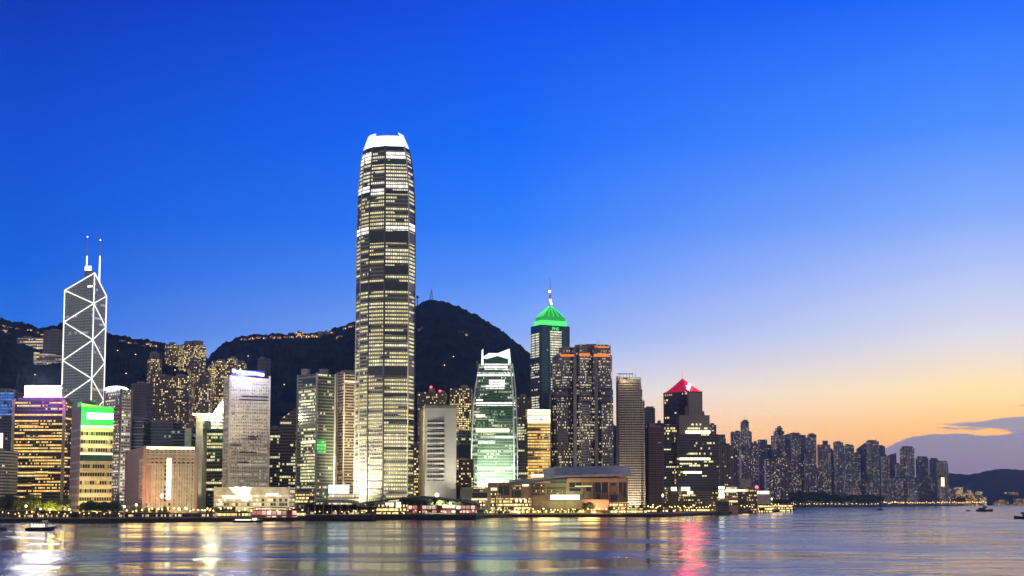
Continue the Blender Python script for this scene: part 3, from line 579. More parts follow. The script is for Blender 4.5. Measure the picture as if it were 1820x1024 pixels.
# ------------------------------------------------------------------ the tallest tower (white crown)
def tallest_tower():
    y0 = 1500.0
    root = empty('office_skyscraper', (X(684, y0), y0 + 30, 0), 'tallest skyscraper with rounded tapering top and glowing white crown', 'skyscraper')
    yr = 620
    f0 = [(655, 1500), (682, 1494), (725, 1497), (736, 1514), (735, 1548), (715, 1562), (655, 1564), (634, 1549), (633, 1522), (640, 1510)]
    P = [(X(px, y, yr), y) for px, y in f0]
    c = (sum(p[0] for p in P) / len(P), sum(p[1] for p in P) / len(P))
    prof = [(893, 1.0), (560, 1.0), (430, 1.0), (400, .995), (370, .985), (340, .965), (318, .94), (300, .91), (284, .875), (270, .83), (259, .775)]
    def ring(s): return [(c[0] + (p[0] - c[0]) * s, c[1] + (p[1] - c[1]) * s) for p in P]
    zp = [(0.0, 1.0)] + [(Z(a, y0), s) for a, s in prof[1:]]
    def sc(z): return interp(zp, z)
    def loft(name, zs, mat, grow_=0.0, parent=root, cap=1, faces=None):
        m = MB()
        for a, b in zip(zs, zs[1:]):
            A = [(x, y) for x, y in grow(ring(sc(a)), grow_)]; B = grow(ring(sc(b)), grow_)
            u = 0.0
            for i in range(len(P)):
                j = (i + 1) % len(P); L = math.hypot(P[j][0] - P[i][0], P[j][1] - P[i][1])
                if faces is None or i in faces:
                    m.face([(*A[i], a), (*A[j], a), (*B[j], b), (*B[i], b)], [(u, a), (u + L, a), (u + L, b), (u, b)])
                u += math.ceil(L / 3) * 3 + 30
        if cap is not None and faces is None:
            m.face([(*p, zs[-1]) for p in grow(ring(sc(zs[-1])), grow_)], mi=1)
        return m.build(name, mat, parent)
    zt = Z(259, y0); z1 = Z(345, y0)
    loft('lower_shaft', [0] + [Z(a, y0) for a in (700, 560, 430, 400, 370, 345)], [S['ifc'], M['roof']])
    loft('upper_shaft', [z1] + [Z(a, y0) for a in (330, 318, 308, 300, 292, 284, 277, 270, 259)], [S['ifc_top'], M['roof']])
    # floor ledges: real rings, one every storey
    m = MB(); z = 8.6
    while z < zt - 2:
        q = grow(ring(sc(z)), .45); q2 = grow(ring(sc(z + .7)), .45)
        m.prism(q, z, z + .7, q2, bottom=True, cap=0); z += 4.3
    m.build('floor_ledge', M['ledge_pale'], root)
    # mechanical storeys and fully lit storeys
    def band(a, b, mat, faces, nm, out=.62): loft(nm, [Z(b, y0), Z((a + b) / 2, y0), Z(a, y0)], S[mat], out, faces=faces, cap=None)
    for a, b, fs in ((413, 433, (0, 1, 2, 3)), (474, 488, (1,)), (502, 517, (0, 1, 2, 8, 9)), (652, 668, (0, 1, 2, 3)), (700, 705, (1, 2)), (286, 293, (0, 1, 2)), (259, 268, (0, 1, 2, 3, 8, 9, 7)), (340, 348, (8, 9)), (340, 346, (1,)), (455, 459, (0, 9)), (590, 596, (1, 2)), (745, 750, (1, 2)), (795, 800, (1, 2))):
        band(a, b, 'band_dark', fs, 'mechanical_band')
    band(286, 292, 'band_green', (1,), 'green_band', .7)
    for a, b, fs in ((269, 283, (1,)), (268, 287, (8, 9)), (327, 337, (1,)), (329, 341, (8, 9)), (404, 411, (1,)), (403, 415, (8, 9)), (336, 346, (0,)), (396, 410, (2,))):
        band(a, b, 'ifc_bright', fs, 'lit_storey', .66)
    for a, b, fs in ((444, 470, (1,)), (395, 402, (1, 0)), (452, 500, (2,)), (640, 650, (0, 1)), (772, 790, (1,)), (858, 872, (1,)), (298, 303, (0, 1)), (360, 366, (0,)), (610, 616, (0, 1)), (540, 548, (0,))):
        band(a, b, 'ifc_lit', fs, 'lit_storey', .64)
    # vertical mullion piers following the taper
    zs = [0, Z(430, y0), Z(370, y0), Z(340, y0), Z(318, y0), Z(300, y0), Z(284, y0), Z(270, y0), zt]
    for i, r, mt in ((0, 1.0, 'darkpier'), (1, 1.05, 'darkpier'), (2, .9, 'pier'), (3, .7, 'darkpier'), (8, .7, 'pier'), (9, .6, 'pier')):
        m = MB()
        for a, b in zip(zs, zs[1:]):
            pa, pb = grow(ring(sc(a)), .5)[i], grow(ring(sc(b)), .5)[i]; m.tube((*pa, a), (*pb, b), r, n=5)
        m.build('vertical_pier', M[mt], root)
    m = MB()                                              # fine mullions on the two front bays
    for i in (0, 1, 9):
        n = 12 if i == 1 else 8 if i == 0 else 5
        for k in range(1, n):
            for a, b in zip(zs, zs[1:]):
                A, B = grow(ring(sc(a)), .3), grow(ring(sc(b)), .3); j = (i + 1) % len(P)
                m.tube((*lerp(A[i], A[j], k / n), a), (*lerp(B[i], B[j], k / n), b), .14, n=4)
    m.build('mullion', M['ledge_pale'], root)
    # crown: inward leaning shell and claw fins, floodlight put in as emission
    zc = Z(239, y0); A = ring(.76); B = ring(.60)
    m = MB(); m.prism(A, zt, zc, B, cap=0); m.build('crown_glow_shell', M['crown'], root)
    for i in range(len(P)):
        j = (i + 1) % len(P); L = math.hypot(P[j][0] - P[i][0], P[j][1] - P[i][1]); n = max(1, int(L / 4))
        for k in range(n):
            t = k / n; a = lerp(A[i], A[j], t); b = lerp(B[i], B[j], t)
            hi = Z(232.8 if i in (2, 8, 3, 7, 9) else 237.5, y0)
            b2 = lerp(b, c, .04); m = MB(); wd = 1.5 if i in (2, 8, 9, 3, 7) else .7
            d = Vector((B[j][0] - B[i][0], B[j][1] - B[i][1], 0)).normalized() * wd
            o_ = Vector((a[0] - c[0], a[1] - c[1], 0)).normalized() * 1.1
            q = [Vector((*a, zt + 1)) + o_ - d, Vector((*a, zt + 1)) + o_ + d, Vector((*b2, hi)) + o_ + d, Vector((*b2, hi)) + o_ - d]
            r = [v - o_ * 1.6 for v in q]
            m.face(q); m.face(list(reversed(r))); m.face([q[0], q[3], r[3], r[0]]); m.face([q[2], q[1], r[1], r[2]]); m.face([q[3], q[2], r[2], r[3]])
            m.build('crown_fin', M['crown_fin_glow'], root)
    m = MB(); m.prism(ring(.42), zc, zc + 2.2, cap=0); m.build('roof_plant', M['plant'], root)
    m = MB(); m.tube((c[0] - 2, c[1], zc), (c[0] - 2, c[1], Z(226, y0)), .5, .2, 5); m.build('mast', M['mast'], root)
    flood((X(585, 1470), 1470, 9), (X(642, 1512), 1512, 60), 3.0e6, (1, .88, .58), R(80), 2)
    flood((X(600, 1440), 1440, 12), (X(645, 1512), 1512, 150), 2.5e6, (1, .88, .58), R(60), 2)
    flood((X(665, 1440), 1440, 9), (X(668, 1498), 1498, 90), 2.6e5, (1, .88, .55), R(70), 2)
    flood((X(705, 1430), 1430, 9), (X(705, 1496), 1496, 60), 1.2e5, (1, .90, .55), R(80), 2)
tallest_tower()

# ------------------------------------------------------------------ triangulated bank tower with twin masts
def prism_tower():
    y = 1875.0; T = tower('bank_tower', 'dark glass prism tower outlined by white light triangles, with twin masts', 'skyscraper', (113, 165, 187), 522, y, 'boc', yaw=66, yr=600, ztop=(485, 522, 503, 512))
    root = T.root; p0, p1, p2, p3 = T.pts
    zA, zR, zB, zL = (Z(q, y) for q in (485, 522, 503, 512))
    nf = lambda p, q, o: ((q[1] - p[1]) / math.hypot(q[0] - p[0], q[1] - p[1]) * o, -(q[0] - p[0]) / math.hypot(q[0] - p[0], q[1] - p[1]) * o)
    n0, n3 = nf(p0, p1, .5), nf(p3, p0, .5)
    def strip(nm, a, b, r=.78, mat='brace'):
        m = MB(); m.tube(a, b, r, n=5); m.build(nm, M[mat], root)
    o0 = (n0[0] + n3[0], n0[1] + n3[1])
    e0 = (p0[0] + o0[0], p0[1] + o0[1]); eL = (p3[0] + n3[0], p3[1] + n3[1]); eR = (p1[0] + n0[0], p1[1] + n0[1])
    strip('edge_light', (*e0, 3), (*e0, zA)); strip('edge_light', (*eL, 3), (*eL, zL)); strip('edge_light', (*eR, 3), (*eR, zR))
    strip('edge_light', (*e0, zA), (*eL, zL)); strip('edge_light', (*e0, zA), (*eR, zR))
    mids = [Z(v, y) for v in (539.5, 604, 673, 738, 803, 868)]; sides = [Z(v, y) for v in (512, 569, 638, 708, 772, 836)]; rs = [Z(v, y) for v in (522, 578, 642, 710, 774, 838)]
    for i in range(6):
        strip('brace_light', (*eL, sides[i]), (*e0, mids[i]), .7); strip('brace_light', (*eR, rs[i]), (*e0, mids[i]), .62)
        if i < 5:
            strip('brace_light', (*e0, mids[i]), (*eL, sides[i + 1]), .7); strip('brace_light', (*e0, mids[i]), (*eR, rs[i + 1]), .62)
    for px, tp, fr in ((154, 421, .82), (177, 427, .25)):
        b = lerp(lerp(p3, p0, fr), p2, .3) if px > 160 else lerp(lerp(p3, p0, .62), p2, .12)
        yb = b[1]; bx = X(px, yb, 480)
        m = MB(); m.tube((bx, yb, Z(520, yb)), (bx, yb, Z(455, yb)), 1.3, 1.0, 6, 0); m.tube((bx, yb, Z(455, yb)), (bx, yb, Z(tp, yb)), .8, .45, 6, 1)
        mo = m.build('mast', [M['white_light'], M['mast']], root)
        m = MB(); m.ball((bx, yb, Z(tp, yb)), .85); m.build('beacon', M['lamp_white'], mo)
    q = lerp(lerp(p3, p0, .9), p2, .2); m = MB(); m.box(q[0] - 5, q[0] + 5, q[1] - 3, q[1] + 3, Z(500, y), Z(479, y)); m.build('roof_plant', M['plant'], root)
    m = MB(); m.box(q[0] - 4.6, q[0] + 4.4, q[1] - 3.6, q[1] - 3.1, Z(479, y), Z(471.5, y)); m.build('roof_light', M['sign_g_white'], root)
    on_face(T, 'sky_terrace', 'white_light', .78, .94, 507, 510, face=3)
prism_tower()

# ------------------------------------------------------------------ eastern cluster (photo's left)
T = tower('office_tower', 'slim dark tower with blue lit top at the edge of the frame', 'office tower', (-40, 24), 695, 1700, 'slate', depth=40, plant=[(.2, .8, 690)])
on_face(T, 'blue_wall', 'bluetop', .02, .99, 697, 738); on_face(T, 'edge_light', 'sign_cream', .62, .70, 770, 860, .4)
T = tower('office_tower', 'pale rib of an office block beside the amber windowed tower', 'office tower', (-60, 8), 800, 1500, 'hotel', depth=40, plant=[(.3, .7, 795)])
T = tower('bank_office', 'broad amber windowed tower under a huge overexposed white sign', 'office tower', (22, 112), 712, 1600, 'sign_bank', depth=45, yr=800, piers=('beige', 3), ledge=('ledge_dark', 3.6, .5, .35, 0), plant=[(.04, .93, 706)])
on_face(T, 'roof_sign', 'sign_white', .22, .93, 686, 704.5, .9, .8)
on_face(T, 'sign_glow_strip', 'sign_glow_pink', .19, .96, 704.8, 706.6, .8, .8); on_face(T, 'sign_frame', 'darksteel', .19, .96, 684.5, 706, .2, .5)  # glowing pink strip added for the halo of the white sign
flood((X(62, 1562), 1562, Z(722, 1600)), (X(60, 1600), 1600, Z(706, 1600)), 1.6e5, (.35, .14, 1), R(95), 3, 1.0); flood((X(98, 1562), 1562, Z(722, 1600)), (X(98, 1600), 1600, Z(706, 1600)), 1.2e5, (.6, .14, 1), R(95), 3, 1.0)  # violet lamps added for the purple glow around the sign
for a, b, c, d in ((.08, .5, 752, 757), (.3, .8, 776, 780), (.45, .72, 838, 846), (.1, .4, 858, 864)): on_face(T, 'lit_storey', 'gold', a, b, c, d, .3, .2)

T = tower('office_tower', 'banded cream and green tower with green lit top and white sign panel', 'office tower', (126, 143, 200), 716, 1350, 'stripes', yaw=27, yr=800, ztop=(716, 723, 718, 711), plant=[(.2, .5, 710)])
on_face(T, 'blank_flank', 'pinkstone', 0, 1, 713, 893, .3, .25, face=3)
on_face(T, 'green_top', 'sign_green', .0, 1, 724, 755, .5, .4); on_face(T, 'green_flank', 'sign_green', .62, 1, 714, 722, .5, .4, face=3)
flood((X(170, 1310), 1312, Z(748, 1350)), (X(172, 1350), 1352, Z(736, 1350)), 2.0e5, (.06, 1, .12), R(75), 2, 1.0); on_face(T, 'white_sign', 'sign_g_white', .17, .99, 733.5, 744.5, .9, .5)
on_face(T, 'lit_storey', 'sign_cream', 0, 1, 756, 759.5, .6, .5); on_face(T, 'lit_storey', 'sign_cream', 0, 1, 805, 808, .6, .5)
on_face(T, 'green_band', 'band_green', 0, 1, 808, 819, .6, .5)
m = MB(); q = grow(T.pts, .8)
for i in range(1, 22):
    z = i * 8.2 - .6
    if z < Z(822, 1350) or Z(803, 1350) < z < Z(762, 1350): m.prism(q, z, z + 2.2, bottom=True, cap=0)
m.build('spandrel', M['ledge_cream'], T.root)
flood((X(175, 1300), 1296, 6), (X(172, 1350), 1350, 40), 2.6e5, (1, .78, .3), R(80)); flood((X(175, 1330), 1325, 60), (X(172, 1350), 1352, 100), 1.6e5, (1, .85, .4), R(100))
flood((X(120, 1310), 1310, 6), (X(133, 1352), 1358, 50), .5e5, (1, .6, .35), R(80))

T = tower('office_tower', 'white banded tower with glowing domed top behind the green topped tower', 'office tower', (184, 213, 232), 692, 1600, 'citic', yaw=40, yr=790, ledge=('ledge_pale', 3.7, 1.3, .6, 0), piers=('ledge_dark', 2))
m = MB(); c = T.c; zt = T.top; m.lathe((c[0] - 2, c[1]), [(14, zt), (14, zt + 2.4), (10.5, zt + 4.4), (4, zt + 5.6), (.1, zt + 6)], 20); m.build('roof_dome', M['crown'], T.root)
on_face(T, 'bright_rib', 'citic', .05, .9, 705, 890, .9, .5)
flood((X(215, 1560), 1560, 6), (X(215, 1600), 1602, 80), 3.5e5, (1, .85, .7), R(70))
T = tower('grey_tower', 'plain dark grey tower behind the white banded tower', 'office tower', (230, 259), 681, 1760, 'blank_dark', depth=30, plant=[(.3, .7, 678)])

# mid-level flats
def flats(label, px, top, y, style, plant=(), name='apartment_tower', **kw):
    return tower(name, label, 'apartment tower', px, top, y, style, plant=plant, group='flats stacked on the hillside', ledge=('ledge_dark', 3.1 * 2, .5, .3, 0), **kw)
flats('slender warm lit apartment tower with narrow cap beside the plain grey tower', (259, 266, 285), 638, 2300, 'resi_a', [(.1, .8, 627), (.2, .6, 624)], yaw=35)
flats('wide tan apartment block with one bright column of windows', (273, 333), 669, 2200, 'resi_b', [(.1, .3, 665), (.6, .8, 664)])
flats('narrow bright apartment stack in front of the wide tan block', (300, 316), 672, 2150, 'resi_c', [(.2, .7, 668)])
flats('tall brown apartment tower at the foot of the valley', (333, 339, 353), 640, 2250, 'resi_b', [(.2, .8, 635)], yaw=35)
flats('dim apartment tower squeezed behind the brown valley tower', (352, 369), 658, 2350, 'resi_b', [(.3, .7, 654)])
flats('short lit apartment tower under an orange roof terrace', (366, 383), 652, 2420, 'resi_c', [(.1, .9, 648)])
flats('brightest yellow lit apartment tower behind the wedge glass', (374, 381, 407), 641, 2250, 'resi_c', [(.3, .7, 637)], yaw=32)
flats('reddish apartment tower beside the yellow lit one', (403, 418), 637, 2380, 'resi_a', [(.3, .8, 633)])
flats('apartment tower with orange glowing crown above the sign topped tower', (417, 433), 645, 2400, 'resi_a', [(.1, .9, 641)])
flats('blank grey apartment slab rising behind the sign topped tower', (456, 476), 637, 2350, 'blank_dark', [(.2, .5, 634)])
flats('broad glittering block crowning the ridge by the valley', (314, 322, 364), 612, 2780, 'resi_c', [(.2, .4, 605), (.5, .9, 603)], yaw=34)
flats('low glittering flats stepping down from the ridge block', (290, 312), 612, 2800, 'resi_a', [(.3, .7, 608)])
yh = on_hill(92, 630, h_left, 2900)
tower('hillside_block', 'grey slab block on the slope behind the triangle lit tower', 'apartment block', (73, 112), 587, yh, 'blank_dark', depth=30, base=Z(640, yh) - 20, ledge=('plant', 3.1, .9, .4, 0), plant=[(.3, .6, 584)])
yh = on_hill(50, 614, h_left, 2900)
tower('hillside_block', 'terraced lit block stepping from the grey slab down the slope', 'apartment block', (26, 72), 600, yh, 'podium', depth=25, base=Z(614, yh) - 16, ledge=('ledge_dark', 6.2, 2.4, .5, 0), plant=[(.2, .5, 597)])
yh = on_hill(84, 638, h_left, 2900) - 30
tower('hillside_block', 'long low lit block curving below the grey slab', 'apartment block', (56, 112), 629, yh, 'podium', depth=20, base=Z(636, yh) - 14, ztop=(626, 632, 632, 626), ledge=('ledge_dark', 6.2, 1.8, .5, 0))
flats('dark apartment tower between the wide tan block and the valley tower', (318, 334), 690, 2120, 'resi_b', [(.3, .7, 686)])
flats('flats with scattered lights behind the open frame building', (352, 372), 690, 2080, 'resi_a', [(.3, .7, 687)])

T = tower('office_block', 'dark blue glass block with ribs behind the pink hotel', 'office block', (253, 306), 750, 1640, 'slate', depth=40, plant=[(.1, .4, 746), (.6, .8, 747)], ledge=('ledge_dark', 3.8, .5, .3, 0))
T = tower('office_block', 'banded dark block beside the white banded tower', 'office block', (226, 254), 745, 1620, 'slate', depth=40, ledge=('ledge_pale', 7.6, .7, .5, 0), plant=[(.3, .8, 741)])
T = tower('office_block', 'banded block with a pale blank end wall above the pink hotel', 'office block', (304, 342), 762, 1610, 'slate', depth=40, ledge=('ledge_pale', 7.6, .6, .5, 0))
on_face(T, 'end_wall', 'palestone', .63, .93, 761, 795, 1.2, 1.0)

T = tower('hotel', 'pink stone hotel with white roof strip and bright vertical light', 'hotel', (225, 257, 349), 794, 1400, 'pink_grid', yaw=24, yr=840, piers=('pinkstone', 3), ztop=(794, 798, 796, 794))
on_face(T, 'blank_wall', 'pinkstone', 0, .97, 796, 893, .5, .45, face=3); on_face(T, 'side_wall', 'pinkstone', 0, .13, 812, 893, .6, .5)
on_face(T, 'stair_rib', 'white_grid', .76, .95, 815, 893, 1.0, .5, face=3)
on_face(T, 'roof_light', 'warm_light', .03, .95, 793.5, 798, .8, .6); on_face(T, 'vertical_light', 'warm_light', .42, .505, 814, 888, 1.2, .8)
m = MB()
for k in range(3, 20):
    a = lerp(T.pts[0], T.pts[1], k / 20)
    if k not in (8, 9, 10): m.box(a[0] - .9, a[0] + .9, a[1] - 1.1, a[1] + .6, 4, Z(826, 1400))
m.build('window_fin', M['ledge_cream'], T.root)
m = MB(); q = grow(T.pts, .9)
for py in (806, 812.5, 819, 825): m.prism(q, Z(py, 1400) - .8, Z(py, 1400) + .8, bottom=True, cap=0)
m.build('floor_ledge', M['ledge_cream'], T.root)
flood((X(245, 1330), 1335, 5), (X(240, 1400), 1400, 22), 1.3e5, (1, .32, .2), R(80)); flood((X(300, 1330), 1340, 5), (X(300, 1400), 1400, 30), 1.4e5, (1, .8, .4), R(110))

# open frame government building with wedge glass
def frame_building():
    y = 1560; x0, x1 = X(347, y, 820), X(402, y, 820); zt = Z(738, y)
    root = empty('open_frame_building', ((x0 + x1) / 2, y + 20, 0), 'tall open doorway shaped building with pale frame around a dark void', 'office building')
    wl = X(359, y, 820)
    m = MB(); m.box(x0, wl, y, y + 40, 0, zt); m.build('frame_leg', M['palestone'], root)
    m = MB(); m.box(X(398, y, 820), x1 + 8, y, y + 40, 0, zt - 1); m.build('frame_leg', M['palestone'], root)
    m = MB(); m.prism([(wl, y + .5), (X(398, y, 820), y + .5), (X(398, y, 820), y + 39), (wl, y + 39)], Z(762, y), zt - .4, cap=1, bottom=True, u0=88); m.build('bridge_floors', [S['citic'], M['roof']], root)
    m = MB(); m.prism([(wl, y + 25), (X(398, y, 820), y + 25), (X(398, y, 820), y + 39), (wl, y + 39)], 0, Z(763, y), cap=1, u0=40); m.build('void_glazing', [S['mixed_lit'], M['roof']], root)
    m = MB(); m.box(x0 - 4, X(392, y, 820), y - 1, y + 41, zt, zt + 2); m.build('roof_light', M['warm_light'], root)
    m = MB(); m.box(X(362, y, 820), X(374, y, 820), y - .6, y + .2, Z(762, y), Z(748, y)); m.build('dark_panel', M['glass_dark'], root)
    wx = X(371, y, 740); bx = X(400, y, 740); zb, za = Z(745, y), Z(701, y)
    m = MB(); f = [(wx, y + 2, zb), (bx, y + 2, zb), (bx, y + 2, za)]; b = [(p[0], y + 26, p[2]) for p in f]
    m.face(f); m.face(list(reversed(b))); m.face([f[0], f[2], b[2], b[0]]); m.face([f[2], f[1], b[1], b[2]]); m.face([f[1], f[0], b[0], b[1]])
    m.build('wedge_glass', M['glass_pane'], root)
    flood((X(352, 1535), 1535, 5), (X(353, 1560), 1560, 60), .9e5, (1, .9, .65), R(60))
    bulb((X(380, 1555), 1553, Z(734, 1555)), 1.2e5, (1, .9, .55), 3)
frame_building()

T = tower('office_tower', 'cream floodlit slab tower with glowing blue white roof lettering', 'office tower', (398, 408, 478), 668, 1450, 'white_grid', yaw=21, yr=770, ztop=(668, 671, 671, 668), piers=('ledge_cream', 2))
m = MB(); q = grow(T.pts, .5); z = 3.5
while z < T.top - 4: m.prism(q, z, z + 1.1, bottom=True, cap=0); z += 3.5
m.build('floor_ledge', M['ledge_cream'], T.root)
bx = on_face(T, 'sign_box', 'sign_bluebox', .03, .87, 657.5, 668, -.5, 1.5)
x = .04
for k, (wd, h) in enumerate([(.10, 656), (.07, 658), (.03, 655), (.05, 658.5), (.035, 659), (.055, 659), (.05, 659.5), (.05, 660), (.05, 660), (.06, 660), (.03, 660), (.045, 661), (.06, 661.5), (.05, 662)]):
    on_face(T, 'sign_letter', 'sign_blue', x, x + wd * .82, h, h + 5.2, .3, .5); x += wd * 1.12
bulb((X(440, 1440), 1438, Z(662, 1440)), .8e5, (.55, .6, 1), 4)
for a, b, py in ((.28, .98, 703), (.22, .95, 709), (.05, .12, 735), (.3, .34, 740), (.6, .64, 732), (.17, .2, 756), (.47, .72, 775), (.5, .7, 779), (.02, .3, 790), (.25, .7, 803), (.22, .5, 821), (.66, .7, 745), (.8, .83, 768)):
    on_face(T, 'dark_storey', 'band_dark', a, b, py, py + 1.9, .7, .3)
on_face(T, 'lit_storey', 'band_lit', .38, .52, 686, 690, .7, .3)
flood((X(440, 1395), 1393, 20), (X(442, 1450), 1450, 70), 6.0e5, (1, .90, .66), R(90)); flood((X(425, 1380), 1380, 20), (X(442, 1450), 1452, 120), 4.4e5, (1, .88, .66), R(70)); flood((X(396, 1400), 1395, 18), (X(404, 1452), 1455, 30), .4e5, (1, .88, .6), R(70))
y = 1395
T = tower('low_hall', 'low white lit hall with curved front below the sign topped tower', 'hall', (382, 513), 866, y, 'podium', depth=40, yr=885, piers=('white_wall', 2))
on_face(T, 'upper_wall', 'white_wall', 0, .98, 866, 880, .8, .6); on_face(T, 'light_band', 'warm_light', .11, .50, 881, 886, 1.0, .6); on_face(T, 'light_band', 'warm_light', .70, .86, 877, 881, 1.2, .8)
flood((X(430, 1360), 1362, 5), (X(430, 1395), 1395, 15), .3e5, (1, .82, .45), R(110)); flood((X(490, 1360), 1362, 5), (X(490, 1395), 1395, 15), .4e5, (1, .85, .5), R(110))

T = tower('office_tower', 'narrow office tower with yellow lit floors beside the sign topped tower', 'office tower', (476, 498), 760, 1720, 'mixed_lit', depth=30, ledge=('ledge_dark', 3.8, .5, .3, 0), plant=[(.2, .6, 757)])
T = tower('office_tower', 'dark sloping roofed tower in front of the twin office tower', 'office tower', (497, 531), 746, 1620, 'mixed_lit', depth=34, ztop=(746, 720, 720, 746), ledge=('ledge_dark', 7.6, .6, .4, 0))
T.body.data.update()
T = tower('office_tower', 'twin tower with drum roof plants, yellow lit face and green screen', 'office tower', (528, 562, 595), 664, 1510, 'twin_dark', yaw=44, yr=780, ledge=('ledge_pale', 3.6, .55, .5, 0), piers=('ledge_pale', 2))
on_face(T, 'lit_face', 'twin_lit', .22, .98, 690, 866, .55, .5, face=3)
on_face(T, 'green_screen', 'green_screen', .02, .5, 781, 805, .9, .5); on_face(T, 'lit_storey', 'sign_cream', .3, .98, 783, 787, .9, .5, face=3)
on_face(T, 'orange_base', 'shop', 0, .98, 878, 893, 1.2, .8, face=3); on_face(T, 'dark_storey', 'glass_dark', .3, .98, 672, 681, .9, .5, face=3)
for fx, fr in ((543, .5), (575, .5)):
    cx, cy_ = X(fx, 1528, 664), 1530; m = MB(); m.lathe((cx, cy_), [(5.2, T.top), (5.2, Z(656.5, 1530)), (.1, Z(656, 1530))], 16); m.build('drum_plant', M['plant'], T.root)
T = tower('office_tower', 'brown banded tower touching the tallest skyscraper', 'office tower', (599, 611, 640), 664, 1580, 'brown_band', yaw=30, yr=780, ledge=('ledge_cream', 3.4, .6, .45, 0), plant=[(.1, .75, 657), (-.2, .1, 661)], piers=('ledge_cream', 1.5))
on_face(T, 'lit_storey', 'warm_light', .0, .8, 677, 679, .8, .5)
flood((X(610, 1540), 1540, 6), (X(615, 1580), 1585, 70), 1.8e5, (1, .75, .45), R(80))
T = tower('low_office', 'low pavilion with a cyan white screen on its roof', 'pavilion', (584, 633), 878, 1420, 'podium', depth=26, yr=885)
on_face(T, 'roof_screen', 'sign_cyan', .0, .74, 862, 877, .5, .9)

# behind the tallest tower, towards the pale concrete slab
T = tower('office_tower', 'sliver of a yellow lit tower seen past the tallest skyscraper', 'office tower', (731, 748), 790, 1720, 'resi_c', depth=25, plant=[(.3, .7, 787)])
T = tower('office_tower', 'dark tower with red beacons behind the pale concrete slab', 'office tower', (742, 791), 697, 1960, 'resi_b', depth=40, plant=[(.4, .6, 690), (.75, .95, 693)], ledge=('ledge_dark', 3.4, .5, .4, 0))
for a, py in ((766, 688), (782, 695)):
    m = MB(); m.ball((X(a, 1965, py), 1965, Z(py, 1965)), 1.5); m.build('beacon', M['redlight'], T.root)
T = tower('office_tower', 'tower with warm lit bands beyond the pale slab', 'office tower', (799, 838), 690, 2000, 'resi_c', depth=40, ledge=('ledge_dark', 3.2, .6, .4, 0), plant=[(.5, .8, 684)])
T = tower('office_block', 'curved dark block between pale slab and green glass tower', 'office block', (809, 842), 768, 1800, 'mixed_lit', depth=30, plant=[(.2, .8, 764)])
on_face(T, 'blank_wall', 'glass_dark', 0, .9, 792, 815, .6, .5)
T = tower('office_block', 'lower lit block at the foot of the green glass tower', 'office block', (808, 842), 816, 1700, 'resi_c', depth=30, plant=[(.2, .5, 813)])
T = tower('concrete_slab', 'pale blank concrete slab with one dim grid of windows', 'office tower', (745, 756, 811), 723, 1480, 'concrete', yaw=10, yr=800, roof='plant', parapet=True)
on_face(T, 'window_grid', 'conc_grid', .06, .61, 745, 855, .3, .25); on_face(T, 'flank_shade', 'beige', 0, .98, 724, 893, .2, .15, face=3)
m = MB()
for py in range(752, 856, 9):
    A, B = lerp(T.pts[0], T.pts[1], .05), lerp(T.pts[0], T.pts[1], .62); z = Z(py, 1480); m.box(A[0], B[0], min(A[1], B[1]) - 1.2, max(A[1], B[1]) + .2, z - .8, z + .8)
m.build('window_ledge', M['white_wall'], T.root)
flood((X(790, 1420), 1418, 8), (X(785, 1480), 1480, 55), 3.6e5, (1, .95, .76), R(100), 3); flood((X(738, 1450), 1448, 8), (X(750, 1484), 1484, 45), .9e5, (1, .93, .72), R(90), 3)
m = MB(); m.ball((X(777, 1455), 1455, Z(880, 1455)), 2.2); m.build('floodlamp', M['lamp_white'], T.root)

